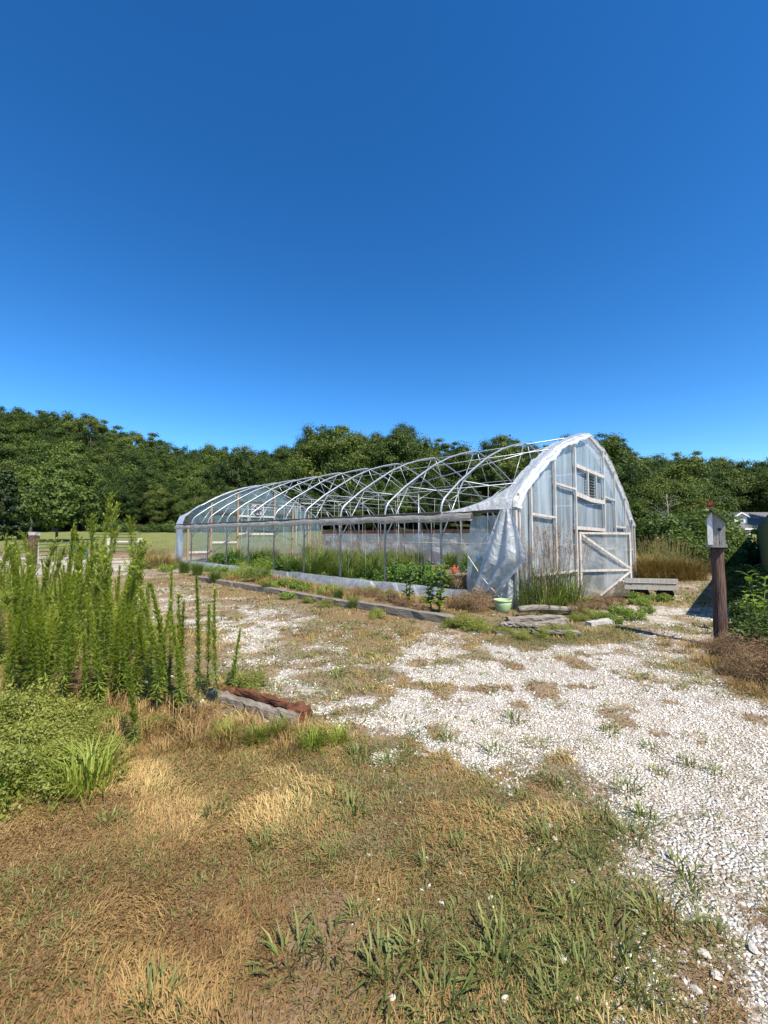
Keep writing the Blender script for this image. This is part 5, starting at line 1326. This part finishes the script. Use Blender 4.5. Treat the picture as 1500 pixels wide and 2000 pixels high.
for i, (rr, nc, lo) in enumerate(((4.6, 60, .16), (5.2, 70, .20), (4.0, 52, .12), (5.6, 76, .18), (4.4, 56, .24), (3.6, 48, .10))):
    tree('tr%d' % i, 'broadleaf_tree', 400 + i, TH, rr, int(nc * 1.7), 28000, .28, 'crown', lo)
tree('yl0', 'yellow_green_tree', 420, 12, 4.2, 90, 16000, .32, 'crown_y', .12)
tree('pine', 'young_pine', 430, 6.0, 2.7, 64, 9000, .26, 'pine', .16, flat=.6)
tree('cedar', 'dark_cedar', 440, 8.5, 2.6, 70, 9000, .28, 'cedar', .03, cone=True)
def snag(key, seed, H):
    rng = np.random.default_rng(seed); mb = MB()
    mb.tube([(0, 0, -.5), (.1, 0, H * .4), (-.1, .1, H * .75), (.1, 0, H)], [.16, .12, .07, .015], 7)
    tw = MB()
    for i in range(16):
        t = rng.uniform(.3, .95); o = Vector((0, 0, H * t)); a = rng.uniform(0, 6.28); L = H * .38 * (1.2 - t)
        e = o + Vector((math.cos(a) * L, math.sin(a) * L, L * rng.uniform(.3, 1)))
        tw.tube([o, o.lerp(e, .5) + Vector((0, 0, .1)), e], [.05, .03, .01], 5)
        for j in range(4):
            q = o.lerp(e, rng.uniform(.4, 1)); f = q + Vector((rng.uniform(-.6, .6), rng.uniform(-.6, .6), rng.uniform(.1, .8))) * L * .5
            tw.tube([q, f], [.018, .006], 4)
    proto(key, 'dead_tree', [('trunk', mb.mesh('trunk'), 'deadbark'), ('branches', tw.mesh('branches'), 'deadbark')])
snag('snag', 450, 7.0)
for i in range(2): bush('edge%d' % i, 'hedge_bush', 460 + i, 2.2, 2.2, 3600, .34, 'scrub', 8, .6, 'bark')

def build_forest():
    rg = random.Random(77)
    def sky_off(px): return 1045.6 - np.interp(px, SKYF_X, SKYF_Y)
    def at(px, Y): return (px - 750) / F_PX * Y
    FG = 'trees of the wooded hill'
    def put(px, Y, h, lab, key=None):
        x = at(px, Y); key = key or 'tr%d' % rg.randrange(6)
        s = h / (12.0 if key == 'yl0' else TH)
        w = s * rg.uniform(.9, 1.15) if s < 1.2 else s * .95
        place(key, on((x, Y), -.3), rg.uniform(0, 6.28), (w, w, s), lab, 'tree', FG)
    # crest trees, sized to the skyline
    px = -150
    while px < 1660:
        Y = rg.uniform(128, 142)
        z = sky_off(px) * Y / F_PX + CAM_H - tz(at(px, Y), Y)
        put(px, Y, max(7, z * rg.uniform(.98, 1.09)), 'broadleaf tree on the crest of the wooded hill against the sky')
        px += rg.uniform(26, 44)
    for k, (Y, lab, fac) in enumerate(((119, 0, .92), (107, 0, .82), (98, 0, .74), (90, 0, .66), (83, 1, .58), (77, 1, .46))):
        px = -140 + k * 9
        while px < 1640:
            yy = Y + rg.uniform(-3.5, 3.5); x = at(px, yy)
            cap = sky_off(px) * yy / F_PX + CAM_H - tz(x, yy)
            h = min(rg.uniform(11.5, 16.5), cap * rg.uniform(fac - .1, fac + .05))
            put(px, yy, max(5.5, h), ('broadleaf tree in the close-set woods on the slope behind the greenhouse', 'broadleaf tree at the foot of the wooded hill along the pasture')[lab], 'yl0' if rg.random() < .07 else None)
            px += rg.uniform(30, 52) * (100 / Y) ** .6
    # single taller crowns that break the skyline
    for px, Y, ty in ((648, 84, 824), (610, 86, 842), (775, 84, 834), (800, 88, 842), (735, 90, 848), (985, 86, 843), (895, 88, 854), (1180, 70, 845), (1205, 68, 858), (1110, 78, 853), (1340, 60, 880), (465, 92, 868)):
        x = at(px, Y); h = (1045.6 - ty) * Y / F_PX + CAM_H - tz(x, Y)
        put(px, Y, h, 'tall broadleaf tree rising above its neighbours behind the greenhouse')
    # yellow-green trees at the left, bare snag
    for px, Y, ty in ((105, 74, 880), (60, 73, 905), (170, 76, 905)):
        x = at(px, Y); place('yl0', on((x, Y), -.2), rg.uniform(0, 6.28), ((1045.6 - ty) * Y / F_PX - 1) / 12.0, 'paler yellow-green tree standing out on the wooded slope', 'tree', 'yellow-green trees')
    place('snag', on((at(60, 68), 68)), .5, 1.15, 'bare bleached dead tree among green trees at the pasture edge', 'tree')
    place('snag', on((at(1305, 31), 31)), 1.9, .6, 'bare bleached dead tree in the scrub behind the path', 'tree')
    p = on((at(112, 43), 43)); place('pine', p, 1.0, 6.9 / 6, 'young yellow-green pine standing alone in the pasture', 'tree')
    p = on((at(8, 46), 46)); place('cedar', p, .3, .95, 'dark cedar tree at the pasture edge beyond the gates', 'tree')
    p = on((at(-50, 44), 44)); place('cedar', p, 1.3, 1.05, 'taller dark cedar tree behind the first one at the pasture edge', 'tree')
    for k in range(16):
        px = 205 + k * 24 + rg.uniform(-8, 8); Y = rg.uniform(70, 74)
        place('edge%d' % (k % 2), on((at(px, Y), Y)), rg.uniform(0, 6.28), rg.uniform(.55, .95), 'sunlit hedge bush along the foot of the woods', 'bush', 'hedge bushes along the pasture')
    # nearer trees closing the right side
    for px, Y, ty in ((1255, 44, 905), (1290, 40, 925), (1330, 38, 935), (1370, 42, 930), (1240, 36, 960), (1310, 33, 985), (1350, 32, 990), (1368, 36, 985), (1235, 52, 890), (1520, 70, 900), (1440, 74, 905), (1480, 78, 900), (1560, 60, 900), (1415, 70, 915)):
        x = at(px, Y); h = (1045.6 - ty) * Y / F_PX + CAM_H - tz(x, Y)
        place('tr%d' % rg.randrange(6), on((x, Y), -.3), rg.uniform(0, 6.28), (h / TH * 1.15, h / TH * 1.15, h / TH), 'broadleaf tree between the path scrub and the wooded hill', 'tree', 'trees beyond the path')
build_forest()

drop_unused()
